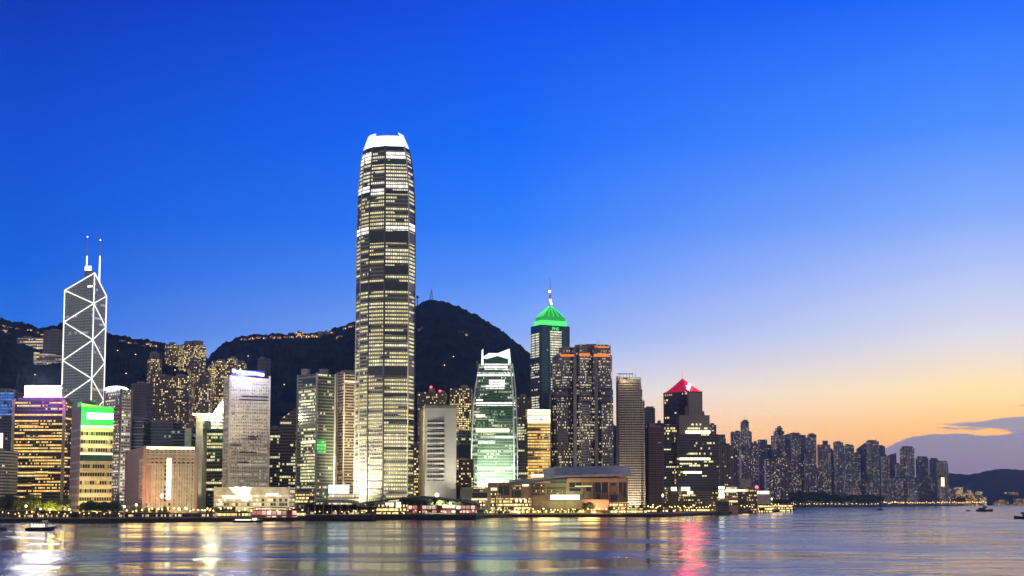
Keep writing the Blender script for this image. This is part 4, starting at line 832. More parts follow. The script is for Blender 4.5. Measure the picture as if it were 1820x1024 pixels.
# horned green glass tower
def horned_tower():
    y = 1760
    prof = [(866, 838, 919), (800, 838.5, 918.5), (750, 840, 917.5), (715, 842, 916.5), (690, 844.5, 915), (670, 848, 913), (655, 850.5, 911), (645, 852.5, 909.5)]
    zs = [0] + [Z(p[0], y) for p in prof[1:]]
    c = (X(878, y + 25), y + 25)
    root = empty('glass_tower', (c[0], c[1], 0), 'green white glass tower with curved sides and horned top', 'skyscraper')
    spans = [(X(a, y, 800), X(b, y, 800)) for _, a, b in prof]
    def ring(i, g=0.0):
        a, b = spans[i]; d = (spans[0][1] - spans[0][0]) * .42; k = (b - a) / (spans[0][1] - spans[0][0]); L = (b - a) * .13
        yc = y + d; a -= g; b += g; e = y - g + (1 - k) * d; f = y + 2 * d + g - (1 - k) * d
        return [(a + L, e), (b - L * .5, e), (b, e + 6), (b, f - 6), (b - L, f), (a + L, f), (a, f - 6), (a, e + 9)]
    m = MB()
    for i in range(len(zs) - 1):
        A, B = ring(i), ring(i + 1); u = 0
        for j in range(8):
            k = (j + 1) % 8; Lg = math.hypot(A[k][0] - A[j][0], A[k][1] - A[j][1])
            m.face([(*A[j], zs[i]), (*A[k], zs[i]), (*B[k], zs[i + 1]), (*B[j], zs[i + 1])], [(u, zs[i]), (u + Lg, zs[i]), (u + Lg, zs[i + 1]), (u, zs[i + 1])]); u += 60
    m.face([(*p, zs[-1]) for p in ring(len(zs) - 1)], mi=1); m.build('curtain_wall', [S['one'], M['roof']], root)
    m = MB(); z = 3.7
    def at(z, g):
        for i in range(len(zs) - 1):
            if z <= zs[i + 1]:
                t = (z - zs[i]) / (zs[i + 1] - zs[i]); return [lerp(p, q, t) for p, q in zip(ring(i, g), ring(i + 1, g))]
    while z < zs[-1] - 1: m.prism(at(z, .4), z, z + .7, bottom=True, cap=0); z += 3.7
    m.build('floor_ledge', M['one_ledge'], root)
    # screen wall between the horns: notched white top
    e = ring(len(zs) - 1); xl, xr, ye = e[0][0], e[1][0], e[0][1]
    XX = lambda px: X(px, y, 640)
    def panel(nm, pts, mat, yy, th=1.0):
        m = MB(); f = [(XX(px), yy, Z(py, y)) for px, py in pts]; b = [(p[0], yy + th, p[2]) for p in f]
        m.face(list(reversed(f))); m.face(b)
        for i in range(len(f)): j = (i + 1) % len(f); m.face([f[i], f[j], b[j], b[i]])
        m.build(nm, M[mat], root)
    panel('crown_screen', [(857, 634), (869, 626.5), (884, 627), (905, 619), (905, 637), (902, 637), (884, 631.5), (865, 637), (860, 636)], 'horn_light', ye - .3)
    panel('horn', [(855, 648), (855.8, 622), (858.5, 619), (859.5, 648)], 'horn_light', ye - .8, 4)
    panel('horn', [(903, 648), (904, 622), (905.8, 618.5), (908.5, 648)], 'horn_light', ye - .8, 4)
    panel('pediment_glass', [(861, 638), (865, 638), (884, 633), (902, 638), (902, 648), (861, 648)], 'band_green', ye + .6, 6)
    for a, b, p0, p1, mt in ((861, 902, 646, 656, 'one_lit'), (848, 912, 662, 668, 'one_lit'), (846, 850, 640, 654, 'one_dark'), (869, 897, 675, 691, 'one_lit'), (863, 897, 684, 691, 'one_lit'), (870, 913, 694, 701, 'one_dark'), (846, 916, 715, 721, 'one_lit'), (858, 898, 702, 720, 'one_dark'), (846, 864, 709, 712, 'one_lit'), (846, 862, 737, 741, 'sign_cream'), (870, 914, 722, 745, 'one_dark'), (846, 905, 762, 768, 'sign_cream'), (850, 880, 783, 788, 'one_lit'), (880, 915, 774, 779, 'one_lit'), (846, 868, 746, 758, 'one_dark'), (872, 880, 716, 719, 'one_lit'), (886, 890, 704, 708, 'one_lit')):
        m = MB(); yy = y - 1.0 + (1 if p1 > 670 else 2.5) ; k = 0
        for i in range(len(prof) - 1):
            if zs[i] <= Z((p0 + p1) / 2, y) <= zs[i + 1]: yy = lerp((ring(i)[0][1], 0), (ring(i + 1)[0][1], 0), (Z((p0 + p1) / 2, y) - zs[i]) / (zs[i + 1] - zs[i]))[0] - .75
        m.box(X(a, y, (p0 + p1) / 2), X(b, y, (p0 + p1) / 2), yy, yy + 1.2, Z(p1, y), Z(p0, y)); m.build('lit_storey' if 'dark' not in mt else 'green_glazing', S[mt], root)
    for side in (6, 7, 1, 2):
        m = MB()
        for i in range(len(zs) - 1):
            m.tube((*ring(i, .5)[side], zs[i]), (*ring(i + 1, .5)[side], zs[i + 1]), 1.0, n=5)
        m.build('edge_fin', M['one_white'], root)
    flood((X(880, 1715), 1712, 22), (X(882, 1760), 1762, 45), 7.0e5, (1, 1, .92), R(90), 4); flood((X(832, 1730), 1730, 14), (X(843, 1772), 1772, 70), 3.0e5, (.85, 1, .9), R(70)); flood((X(880, 1700), 1698, 30), (X(882, 1760), 1765, 110), 1.6e5, (.8, 1, .7), R(80))
    flood((X(846, 1748), 1744, 20), (X(848, 1762), 1762, 120), 1.2e5, (.9, 1, .8), R(60))
horned_tower()

T = tower('office_tower', 'dark scattered lit tower between the green glass tower and the golden block', 'office tower', (915, 945), 707, 1980, 'resi_b', depth=30, ledge=('ledge_dark', 3.4, .5, .3, 0), plant=[(.3, .7, 700)])
T = tower('office_tower', 'short dim tower standing beside the green glass tower', 'office tower', (916, 938), 752, 1800, 'mixed_lit', depth=24, plant=[(.2, .6, 749)])

# tall teal tower with green pyramid crown
def pyramid_crown_tower():
    y = 2060.0
    T = tower('office_skyscraper', 'teal glass skyscraper with green lit stepped pyramid crown and pink spire', 'skyscraper', (943.5, 961, 1013), 577, y, 'center', yaw=28, yr=700, plant=())
    on_face(T, 'lit_glazing', 'center_lit', .0, .85, 590, 634, .5, .4, face=3); on_face(T, 'lit_glazing', 'center_lit', .31, .71, 587, 634, .5, .4)
    on_face(T, 'lit_glazing', 'center_band', .02, .9, 640, 880, .45, .35, face=3); on_face(T, 'lit_glazing', 'center_band', .34, .72, 634, 880, .45, .35)
    for f, ks in ((0, (.05, .3, .72, .95)), (3, (.1, .5, .93))):
        for k in ks: on_face(T, 'glass_fin', 'darkpier', k - .012, k + .012, 577, 890, .9, .7, face=f)
    q = [lerp(p, T.c, .17) for p in T.pts]; m = MB(); m.prism(q, T.top, Z(568, y), cap=0); m.build('crown_tier', M['green_edge'], T.root)
    q2 = [lerp(p, T.c, .24) for p in T.pts]; m = MB(); m.prism(q2, Z(568, y), Z(561, y), cap=0); m.build('crown_tier', M['green_roof'], T.root)
    q3 = [lerp(p, T.c, .30) for p in T.pts]; m = MB()
    hs = [(561, .30), (555, .45), (549, .66), (544, .82), (540, .93)]
    for (a, s), (b, s2) in zip(hs, hs[1:]):
        m.prism([lerp(p, T.c, s) for p in T.pts], Z(a, y), Z(b, y), [lerp(p, T.c, s2) for p in T.pts], cap=None)
    m.build('pyramid_roof', M['green_roof'], T.root)
    m = MB()
    for i in range(4):
        for t in (0, .25, .5, .75):
            pa = lerp(T.pts[i], T.pts[(i + 1) % 4], t)
            for (a, s), (b, s2) in zip(hs, hs[1:]): m.tube((*lerp(pa, T.c, s - .02), Z(a, y)), (*lerp(pa, T.c, s2 - .02), Z(b, y)), .42, n=4)
    m.build('roof_rib_light', M['green_edge'], T.root)
    c = T.c; m = MB(); m.tube((*c, Z(541, y)), (*c, Z(512, y)), 1.9, 1.1, 6); m.tube((*c, Z(512, y)), (*c, Z(488, y)), .7, .25, 6); sp_ = m.build('spire', M['mast'], T.root)
    for py, r, n in ((536, 1.9, 3), (532, 1.7, 2), (529, 1.5, 1), (514, 2.1, 0)):
        m = MB(); m.ball((c[0] + (n - 1) * .8, c[1] - 2.2, Z(py, y)), r); m.build('beacon', M['pink_lamp'], sp_)
    fx = bpy.data.curves.new('sign_lettering', 'FONT'); fx.body = 'PHS'; fx.size = 7; fx.extrude = .2; fx.align_x = 'CENTER'
    tmp = bpy.data.objects.new('sign_lettering', fx); C.objects.link(tmp); bpy.context.view_layer.update()
    me = bpy.data.meshes.new_from_object(tmp.evaluated_get(bpy.context.evaluated_depsgraph_get())); bpy.data.objects.remove(tmp)
    me.materials.clear(); me.materials.append(M['green_edge'])
    fo = bpy.data.objects.new('sign_lettering', me); C.objects.link(fo); fo.parent = T.root
    p, q = T.pts[0], T.pts[1]; mid = lerp(p, q, .5); ang = math.atan2(q[1] - p[1], q[0] - p[0]); L = math.hypot(q[0] - p[0], q[1] - p[1])
    fo.location = (mid[0] + (q[1] - p[1]) / L * .6 - T.c[0], mid[1] - (q[0] - p[0]) / L * .6 - T.c[1], Z(585.5, y)); fo.rotation_euler = (R(90), 0, ang)
pyramid_crown_tower()

# golden block
T = tower('office_block', 'golden lit block topped by two bright cream sign bands', 'office tower', (935, 938, 978), 728, 1820, 'gold', yaw=5, yr=800, ledge=('ledge_cream', 3.9, .5, .5, 0))
on_face(T, 'sign_band', 'sign_cream', .0, 1, 728, 738, .8, .6); on_face(T, 'sign_band', 'sign_cream', .0, 1, 740, 751, .8, .6)
for a, b in ((.2, .26), (.28, .31), (.33, .37), (.39, .42), (.5, .54), (.56, .66), (.68, .71)): on_face(T, 'sign_letter', 'ink', a, b, 744.5, 747.5, 1.0, .3)
for a, b in ((.55, .6), (.66, .7)): on_face(T, 'sign_letter', 'ink', a, b, 735, 736.4, 1.0, .3)
flood((X(956, 1790), 1788, 30), (X(956, 1820), 1822, 70), .6e5, (1, .7, .2), R(110))

# granite tower with orange ring
def ringed_tower():
    y = 1880.0; root = empty('office_tower', (X(1036, y), y + 30, 0), 'grey granite tower of rounded bays with an orange neon ring', 'office tower')
    zt, zm = Z(622, y), Z(700, y)
    m = MB(); m.prism([(X(990, y), y + 10), (X(1084, y), y + 10), (X(1092, y), y + 30), (X(1088, y), y + 62), (X(984, y), y + 62)], 0, Z(628, y), cap=0); m.build('core', S['granite'], root)
    u = 900
    def bay(nm, a, b, z0, z1, yy, st='exch', cut=.28, dp=26):
        nonlocal u
        xa, xb = X(a, yy), X(b, yy); L = (xb - xa) * cut
        q = [(xa + L, yy), (xb - L, yy), (xb, yy + L * 1.1), (xb, yy + dp), (xa, yy + dp), (xa, yy + L * 1.1)]
        m = MB(); m.prism(q, z0, z1, cap=1, u0=u); u += 240
        o = m.build(nm, [S.get(st) or M[st], S['granite']], root)
        m = MB(); z = z0 + 3.7
        while z < z1 - 1: m.prism(grow(q, .35), z, z + .9, bottom=True, cap=0); z += 3.7
        m.build('floor_ledge', S['granite'], o); return q
    qs = [bay('lower_bay', 979, 1021, 0, Z(692, y), y - 4), bay('lower_bay', 1024, 1059, 0, Z(692, y), y - 6), bay('lower_bay', 1062, 1091, 0, Z(692, y), y - 4)]
    bay('upper_bay', 995, 1021, Z(692, y), Z(617, y), y - 2); bay('upper_bay', 1023, 1053, Z(692, y), Z(613, y), y - 5); bay('upper_bay', 1055, 1087, Z(692, y), Z(613, y), y - 3)
    bay('side_bay', 983, 1003, Z(692, y), Z(640, y), y + 8)
    for a, b, p0, p1 in ((996, 1020, 631, 634.5), (1029, 1048, 629, 633.5), (1055, 1083, 630, 635)):
        m = MB(); m.box(X(a, y, 632), X(b, y, 632), y - 7.5, y - 5.5, Z(p1, y), Z(p0, y)); m.build('orange_ring', M['neon_orange'], root)
    m = MB(); m.box(X(1056, y, 617), X(1082, y, 617), y - 5, y - 3.5, Z(619, y), Z(616.5, y)); m.build('roof_neon', M['neon_orange'], root)
    for a, b in ((690, 694), (703, 706), (713, 717)):
        for x0, x1 in ((980, 1020), (1025, 1058), (1063, 1090)):
            m = MB(); m.box(X(x0 + 4, y), X(x1 - 4, y), y - 7, y - 4, Z(b, y), Z(a, y)); m.build('mechanical_band', M['band_dark'], root)
    for a, b in ((1019.5, 1025.5), (1057.5, 1063.5), (976.5, 980)):
        m = MB(); m.box(X(a, y - 8), X(b, y - 8), y - 7, y + 14, 0, Z(618 if a > 1000 else 700, y)); m.build('granite_pier', S['granite'], root)
    m = MB(); m.prism([(X(1044, y), y + 10), (X(1062, y), y + 10), (X(1062, y), y + 30), (X(1044, y), y + 30)], Z(628, y), Z(610, y), cap=0); m.build('roof_plant', M['plant'], root)
    for px, tp in ((1032, 606), (1041, 605), (1062, 599), (1066, 604), (1028, 607)):
        m = MB(); m.tube((X(px, y + 20, 620), y + 20, Z(628, y)), (X(px, y + 20, 620), y + 20, Z(tp, y)), .45, .2, 4); m.build('mast', M['mast'], root)
ringed_tower()

T = tower('hotel', 'cream banded hotel tower with stepped shoulder beside the granite tower', 'hotel', (1093, 1100, 1139), 676, 1940, 'hotel', yaw=-6, yr=790, depth=50, ledge=('ledge_cream', 3.5, 1.2, .6, 0))
for a, b, tp, st in ((1139.2, 1142.5, 692, 'hotel'), (1142.7, 1146.5, 712, 'hotel')):
    m = MB(); m.prism([(X(a, 1942, 800), 1942), (X(b, 1942, 800), 1942), (X(b, 1970, 800), 1970), (X(a, 1970, 800), 1970)], 0, Z(tp, 1942), u0=a * 6); m.build('stepped_wing', [S.get(st) or M[st], M['roof']], T.root)
    m = MB(); z = 3.5
    while z < Z(tp, 1942) - 1: m.box(X(a, 1942, 800) + .05, X(b, 1942, 800) - .05, 1941.3, 1942.2, z, z + 1.3); z += 3.5
    m.build('floor_ledge', M['ledge_cream'], T.root)
q = [lerp(p, T.c, .06) for p in T.pts]; m = MB(); m.prism(q, T.top, Z(671, 1940), cap=0); m.build('top_terrace', [S['podium']], T.root)
m = MB(); m.prism(grow(T.pts, 1), Z(671, 1940), Z(669.5, 1940), [lerp(p, T.c, .3) for p in T.pts], cap=0, bottom=True); m.build('roof_canopy', M['ledge_cream'], T.root)
for k in range(6):
    a = lerp(T.pts[0], T.pts[1], .1 + k * .14); m = MB(); m.tube((a[0], a[1] + 8, Z(671, 1940)), (a[0], a[1] + 8, Z(663 if k % 2 else 661.5, 1940)), .4, .3, 4); m.build('roof_mast', M['darksteel'], T.root)
m = MB(); m.box(X(1097, 1955, 665), X(1125, 1955, 665), 1954, 1955, Z(665.5, 1955), Z(664, 1955)); m.build('roof_rail', M['darksteel'], T.root)
on_face(T, 'dark_recess', 'granite', -.12, .05, 668, 890, -2, 4)
flood((X(1120, 1910), 1908, 5), (X(1120, 1940), 1942, 40), 1.6e5, (1, .85, .58), R(110)); bulb((X(1112, 1932), 1932, Z(666, 1932)), .25e5, (1, .8, .5), 2)

T = tower('office_tower', 'blue grey tower peeping over the red brown tower', 'office tower', (1145, 1165), 725, 2060, 'slate', depth=30, plant=[(.3, .9, 722)])
T = tower('residential_tower', 'red brown blank tower next to the cream hotel', 'apartment tower', (1146, 1153, 1180), 759, 1980, 'brown_dark', yaw=12, plant=[(.1, .5, 752), (.5, .9, 756)], ledge=('ledge_dark', 6.6, .5, .3, 0))
T = tower('construction_tower', 'slender unfinished tower edge glowing orange behind the red brown tower', 'tower', (1166, 1182), 752, 2150, 'brown_dark', depth=20, plant=[(.3, .6, 747)])
on_face(T, 'orange_edge', 'neon_orange', .35, .85, 757, 768, .5, .4)

# red pyramid tower
def red_pyramid_tower():
    y = 2100.0
    T = tower('office_tower', 'near black glass tower under a red lit pyramid roof', 'skyscraper', (1181, 1224, 1248), 695, y, 'blackglass', yaw=34, yr=790, piers=('darkpier', 2))
    on_face(T, 'blank_flank', 'greystone', .0, 1, 697, 741, .6, .5); on_face(T, 'blank_flank', 'greystone', .88, .998, 722, 741, .6, .5, face=3)
    zt = T.top; ap = (T.c[0], T.c[1], Z(669, y)); e = grow(T.pts, 1.2)
    m = MB(); n = 5
    for i in range(4):
        a, b = e[i], e[(i + 1) % 4]
        for k in range(n):
            s0, s1 = k / n, (k + 1) / n; f = lambda s: zt + (ap[2] - zt) * (s ** 1.25 if s < 1 else 1)
            A, B = lerp(a, ap, s0), lerp(b, ap, s0); C2, D2 = lerp(b, ap, s1), lerp(a, ap, s1)
            m.face([(*A, f(s0)), (*B, f(s0)), (*C2, f(s1)), (*D2, f(s1))])
    m.face([(*p, zt) for p in reversed(e)])
    m.build('pyramid_roof', M['red_roof_glow'], T.root)
    m = MB(); m.tube(ap, (ap[0], ap[1], Z(657, y)), .35, .15, 4); m.build('mast', M['mast'], T.root)
    fm = lambda u, k: (*lerp(lerp(T.pts[0], T.pts[1], u), T.c, k), zt + (ap[2] - zt) * k ** 1.25)
    f1, f2 = fm(.12, .30), fm(.42, .40)
    m = MB(); m.ball((f1[0], f1[1], f1[2] + 2.6), 1.3); m.build('roof_or_added_beacon', M['red_lamp'], T.root)  # second beacon, added to widen the red reflection on the water
    m = MB(); m.ball((f2[0], f2[1], f2[2] + 3.0), 2.4); m.build('roof_or_added_beacon', M['red_lamp'], T.root)
    # dark lower wings
    for a, b, tp, yy, st in ((1208, 1262, 738, 2070, 'greystone'), (1178, 1212, 755, 2080, 'blackglass'), (1203, 1277, 772, 2050, 'blackglass'), (1186, 1277, 872, 2035, 'shop_dim')):
        m = MB(); SEEDN[0] += 1; m.prism([(X(a, yy), yy), (X(b, yy), yy), (X(b, yy), yy + 40), (X(a, yy), yy + 40)], 0, Z(tp, yy), u0=SEEDN[0] * 372.0)
        o = m.build('lower_wing', [S.get(st) or M[st], M['roof']], T.root)
        if st == 'blackglass':
            m = MB(); z = 4
            while z < Z(tp, yy) - 1: m.box(X(a, yy) - .2, X(b, yy) + .2, yy - .5, yy + 5, z, z + .6); z += 4
            m.build('floor_ledge', M['ledge_dark'], o)
    for a, b, p0, p1, yy in ((1224, 1246, 753, 756, 2069), (1222, 1262, 760, 763, 2069), (1219, 1262, 766, 770, 2069), (1246, 1262, 772, 774, 2049), (1208, 1262, 814, 817.5, 2049), (1208, 1240, 823, 825.5, 2049), (1225, 1258, 826, 829, 2049), (1215, 1250, 838, 841.5, 2049), (1243, 1256, 845, 847, 2049), (1188, 1204, 866, 872, 2034), (1211, 1226, 866, 872, 2034), (1222, 1234, 874, 878, 2034), (1214, 1226, 879, 882, 2034), (1180, 1192, 798, 800, 2079), (1184, 1204, 829, 831, 2079), (1196, 1202, 733, 735, 2099)):
        m = MB(); x = X(a, yy, p0); xe = X(b, yy, p0); k = 0
        while x < xe - 1:
            wd = rng.choice((2.2, 3.4, 5)); 
            if rng.random() < .8: m.box(x, min(x + wd, xe), yy - .5, yy, Z(p1, yy), Z(p0, yy))
            x += wd + .7
        if m.f: m.build('lit_storey', M['sign_lime'] if p1 - p0 > 3.2 else M['band_lit2'], T.root)
    m = MB(); m.tube((X(1250, 2090, 735), 2090, Z(740, 2090)), (X(1250, 2090, 735), 2090, Z(731, 2090)), 2.5, 1.2, 6); m.build('roof_plant', M['plant'], T.root)
red_pyramid_tower()

# ------------------------------------------------------------------ western waterfront skyline
FARGRP = 'towers of the far western waterfront'
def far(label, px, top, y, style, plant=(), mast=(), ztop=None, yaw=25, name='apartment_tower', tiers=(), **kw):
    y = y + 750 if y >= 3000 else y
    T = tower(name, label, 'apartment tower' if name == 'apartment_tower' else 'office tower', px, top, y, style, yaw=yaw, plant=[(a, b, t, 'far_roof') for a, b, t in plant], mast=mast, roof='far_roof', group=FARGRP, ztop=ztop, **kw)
    for a, b, tp in tiers:
        m = MB(); SEEDN[0] += 1; m.prism([(X(a, y + 8, tp), y + 8), (X(b, y + 8, tp), y + 8), (X(b, y + 8, tp), y + 40), (X(a, y + 8, tp), y + 40)], T.top, Z(tp, y), u0=SEEDN[0] * 372.0)
        m.build('upper_tier', [S[style], M['far_roof']], T.root)
    for k in (.33, .66):                                   # raised dark strips, recess shade put into their colour
        on_face(T, 'recess_shade_strip', 'far_roof', k - .03, k + .03, top + 2, 884, .4, .3)
    return T
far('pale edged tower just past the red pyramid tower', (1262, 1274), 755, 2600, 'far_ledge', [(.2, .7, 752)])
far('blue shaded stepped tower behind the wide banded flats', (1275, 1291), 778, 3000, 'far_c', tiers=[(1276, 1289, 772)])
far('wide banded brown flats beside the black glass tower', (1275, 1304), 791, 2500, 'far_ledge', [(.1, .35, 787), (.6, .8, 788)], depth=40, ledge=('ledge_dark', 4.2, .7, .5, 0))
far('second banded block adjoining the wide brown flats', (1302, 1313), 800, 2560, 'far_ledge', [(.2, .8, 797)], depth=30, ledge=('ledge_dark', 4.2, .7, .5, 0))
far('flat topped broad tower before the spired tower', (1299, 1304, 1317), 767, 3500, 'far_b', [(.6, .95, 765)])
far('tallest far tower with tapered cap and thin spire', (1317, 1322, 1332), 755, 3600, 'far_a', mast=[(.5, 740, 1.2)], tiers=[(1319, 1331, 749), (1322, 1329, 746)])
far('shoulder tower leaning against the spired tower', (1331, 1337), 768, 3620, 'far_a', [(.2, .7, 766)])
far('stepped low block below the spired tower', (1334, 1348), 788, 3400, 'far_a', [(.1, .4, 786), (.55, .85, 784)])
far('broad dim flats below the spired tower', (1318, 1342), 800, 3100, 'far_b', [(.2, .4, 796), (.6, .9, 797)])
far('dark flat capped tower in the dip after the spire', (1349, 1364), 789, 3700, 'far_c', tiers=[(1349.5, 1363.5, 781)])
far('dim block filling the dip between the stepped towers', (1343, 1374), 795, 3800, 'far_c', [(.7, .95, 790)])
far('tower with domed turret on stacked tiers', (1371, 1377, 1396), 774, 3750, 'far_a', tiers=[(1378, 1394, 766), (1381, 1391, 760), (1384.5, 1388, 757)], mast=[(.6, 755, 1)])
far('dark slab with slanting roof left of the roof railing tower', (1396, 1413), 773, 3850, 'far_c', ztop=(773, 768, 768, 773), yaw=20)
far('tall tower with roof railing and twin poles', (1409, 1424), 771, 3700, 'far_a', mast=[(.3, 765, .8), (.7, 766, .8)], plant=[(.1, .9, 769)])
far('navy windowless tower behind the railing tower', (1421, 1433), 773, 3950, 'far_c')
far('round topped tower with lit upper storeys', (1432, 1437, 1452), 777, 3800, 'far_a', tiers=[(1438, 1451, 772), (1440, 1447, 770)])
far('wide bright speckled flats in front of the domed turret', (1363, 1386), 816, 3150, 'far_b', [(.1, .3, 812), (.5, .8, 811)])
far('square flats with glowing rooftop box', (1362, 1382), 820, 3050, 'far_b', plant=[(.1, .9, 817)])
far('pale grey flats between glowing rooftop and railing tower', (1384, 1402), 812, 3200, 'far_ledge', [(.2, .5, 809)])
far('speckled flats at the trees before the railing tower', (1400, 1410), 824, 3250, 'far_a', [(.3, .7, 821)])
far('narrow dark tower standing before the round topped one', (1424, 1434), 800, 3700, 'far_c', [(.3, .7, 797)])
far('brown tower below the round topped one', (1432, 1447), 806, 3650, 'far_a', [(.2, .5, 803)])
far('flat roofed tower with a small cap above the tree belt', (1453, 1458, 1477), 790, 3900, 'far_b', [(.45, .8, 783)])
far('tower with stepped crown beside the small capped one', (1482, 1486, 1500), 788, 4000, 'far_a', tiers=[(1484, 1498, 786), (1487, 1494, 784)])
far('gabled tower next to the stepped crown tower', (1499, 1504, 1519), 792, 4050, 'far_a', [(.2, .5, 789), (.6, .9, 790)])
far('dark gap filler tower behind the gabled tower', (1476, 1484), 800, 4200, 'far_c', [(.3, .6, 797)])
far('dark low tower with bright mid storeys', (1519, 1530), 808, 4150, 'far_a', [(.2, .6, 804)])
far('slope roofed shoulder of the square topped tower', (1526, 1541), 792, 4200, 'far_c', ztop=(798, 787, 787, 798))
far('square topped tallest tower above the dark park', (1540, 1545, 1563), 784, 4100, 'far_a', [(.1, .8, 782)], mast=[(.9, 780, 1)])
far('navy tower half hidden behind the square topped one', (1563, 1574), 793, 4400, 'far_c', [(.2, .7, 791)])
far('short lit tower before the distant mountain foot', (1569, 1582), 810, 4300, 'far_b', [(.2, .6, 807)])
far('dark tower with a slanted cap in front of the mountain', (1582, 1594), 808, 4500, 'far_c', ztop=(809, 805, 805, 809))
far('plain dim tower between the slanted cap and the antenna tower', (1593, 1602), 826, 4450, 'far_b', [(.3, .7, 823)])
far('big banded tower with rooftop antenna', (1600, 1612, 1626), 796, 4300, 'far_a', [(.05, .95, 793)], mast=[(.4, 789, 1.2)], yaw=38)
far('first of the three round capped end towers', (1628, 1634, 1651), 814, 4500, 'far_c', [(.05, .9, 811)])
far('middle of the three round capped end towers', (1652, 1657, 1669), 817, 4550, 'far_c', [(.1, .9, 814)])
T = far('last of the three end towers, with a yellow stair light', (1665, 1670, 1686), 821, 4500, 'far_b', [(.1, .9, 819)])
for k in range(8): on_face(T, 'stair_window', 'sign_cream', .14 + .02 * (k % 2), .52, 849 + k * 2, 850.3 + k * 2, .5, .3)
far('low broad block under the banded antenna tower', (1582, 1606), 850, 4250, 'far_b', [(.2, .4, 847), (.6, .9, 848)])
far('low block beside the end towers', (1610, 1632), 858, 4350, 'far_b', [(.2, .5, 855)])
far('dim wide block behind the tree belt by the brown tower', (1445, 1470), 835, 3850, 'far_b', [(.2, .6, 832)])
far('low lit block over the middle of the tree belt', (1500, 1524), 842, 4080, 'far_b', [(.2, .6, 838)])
# lit podium blocks by the point
def lowblock(label, px, top, y, style, extra=(), cat='low building', name='low_building', depth=24, plant=()):
    T = tower(name, label, cat, px, top, y, style, depth=depth, yr=890, plant=plant)
    for e in extra: on_face(T, *e)
    return T
lowblock('bright white lit office podium beside the black glass tower', (1277, 1311), 864, 2030, 'podium', [('lit_storey', 'sign_lime', .02, .3, 865, 869), ('lit_storey', 'sign_lime', .03, .28, 872, 876), ('lit_storey', 'sign_lime', .03, .3, 878, 885), ('lit_storey', 'band_lit', .36, .95, 870, 874.5)], plant=[(.05, .3, 862)])
lowblock('pale box building standing over the lit podium', (1313, 1336), 852, 2600, 'palestone', [('recess_shade_strip', 'plant', .05, .12, 854, 868)], plant=[(.2, .5, 850)])  # narrow darker panel stands proud, its colour giving a recess's shade
lowblock('long lit shelf with white strip near the red beacon', (1309, 1346), 868, 2080, 'shop_dim', [('light_strip', 'band_lit', .0, .55, 870, 873.5), ('orange_sign', 'neon_orange', .42, .58, 869, 873)], plant=[(.6, .8, 866)])
lowblock('market hall with a lit white upper floor by the point', (1341, 1370), 872, 2160, 'palestone', [('lit_storey', 'band_lit', .08, .9, 873, 878)], plant=[(.1, .4, 870)])
lowblock('brown terminal building with dark front near the podium', (1272, 1296), 891, 1900, 'shop_dim', [('dark_panel', 'darksteel', .1, .9, 893, 900)], plant=[(.2, .5, 889)])
lowblock('tan two storey building behind the lone dark tree', (1294, 1312), 884, 1960, 'mall_lit_tone', [('window_row', 'shop', .05, .95, 888, 898)], plant=[(.2, .5, 882)])
lowblock('row of lit kiosks reaching toward the point', (1322, 1372), 897, 2120, 'shop', [('awning', 'mall_wall', .0, 1, 896, 898, 1.5, 1.5)])
lowblock('last lit kiosk row on the point', (1374, 1408), 896, 2300, 'shop', [('awning', 'mall_wall', .0, 1, 895, 896.5, 1.5, 1.5)])
m = MB(); bx, by = X(1345, 2150, 867), 2150; m.tube((bx, by, 3), (bx, by, Z(868, by)), .5, .3, 5)
r_ = empty('beacon_mast', (bx, by, 3.4), 'pole with a glowing red beacon above the lit shelf', 'beacon'); m.build('pole', M['darksteel'], r_)
m = MB(); m.ball((bx, by, Z(866, by)), 2.6); m.build('beacon_lamp', M['redlight'], r_)

# harbour lights towards the far bridge
for k, (a, b, tp, y, st, lb) in enumerate([
    (1688, 1700, 868, 5000, 'far_b', 'dim stepped block beside the three end towers'), (1700, 1712, 866, 5200, 'resi_c', 'glittering far block above the orange dockside'),
    (1690, 1702, 882, 4900, 'shed', 'amber lit dock shed next to the end towers'), (1704, 1716, 880, 5000, 'shed', 'orange lit dock shed under the glittering block'),
    (1716, 1730, 876, 5100, 'shed', 'brightest yellow dock shed of the far shore'), (1731, 1745, 880, 5200, 'shed', 'long orange dock shed before the bridge hill'),
    (1745, 1753, 884, 5300, 'shop_dim', 'last dim dock shed at the foot of the low hill'), (1722, 1728, 871, 5600, 'resi_c', 'small lit block peeping over the yellow shed'),
    (1738, 1746, 874, 5600, 'resi_c', 'small lit block near the crane'), (1790, 1812, 875.5, 5560, 'shed', 'string of lit houses on the low hill crest'),
    (1780, 1792, 888.5, 5330, 'shed', 'lit house low on the hill facing the harbour'), (1806, 1826, 887, 5330, 'shed', 'lit terrace low on the hill at the frame edge'), (1770, 1781, 892, 5300, 'shed', 'lit jetty house at the base of the low hill')]):
    T = tower('dock_shed' if 'shed' in lb else 'low_building', lb, 'building', (a, b), tp, y, st, depth=30, yr=885, plant=[(.2, .5, tp - 1.2)])

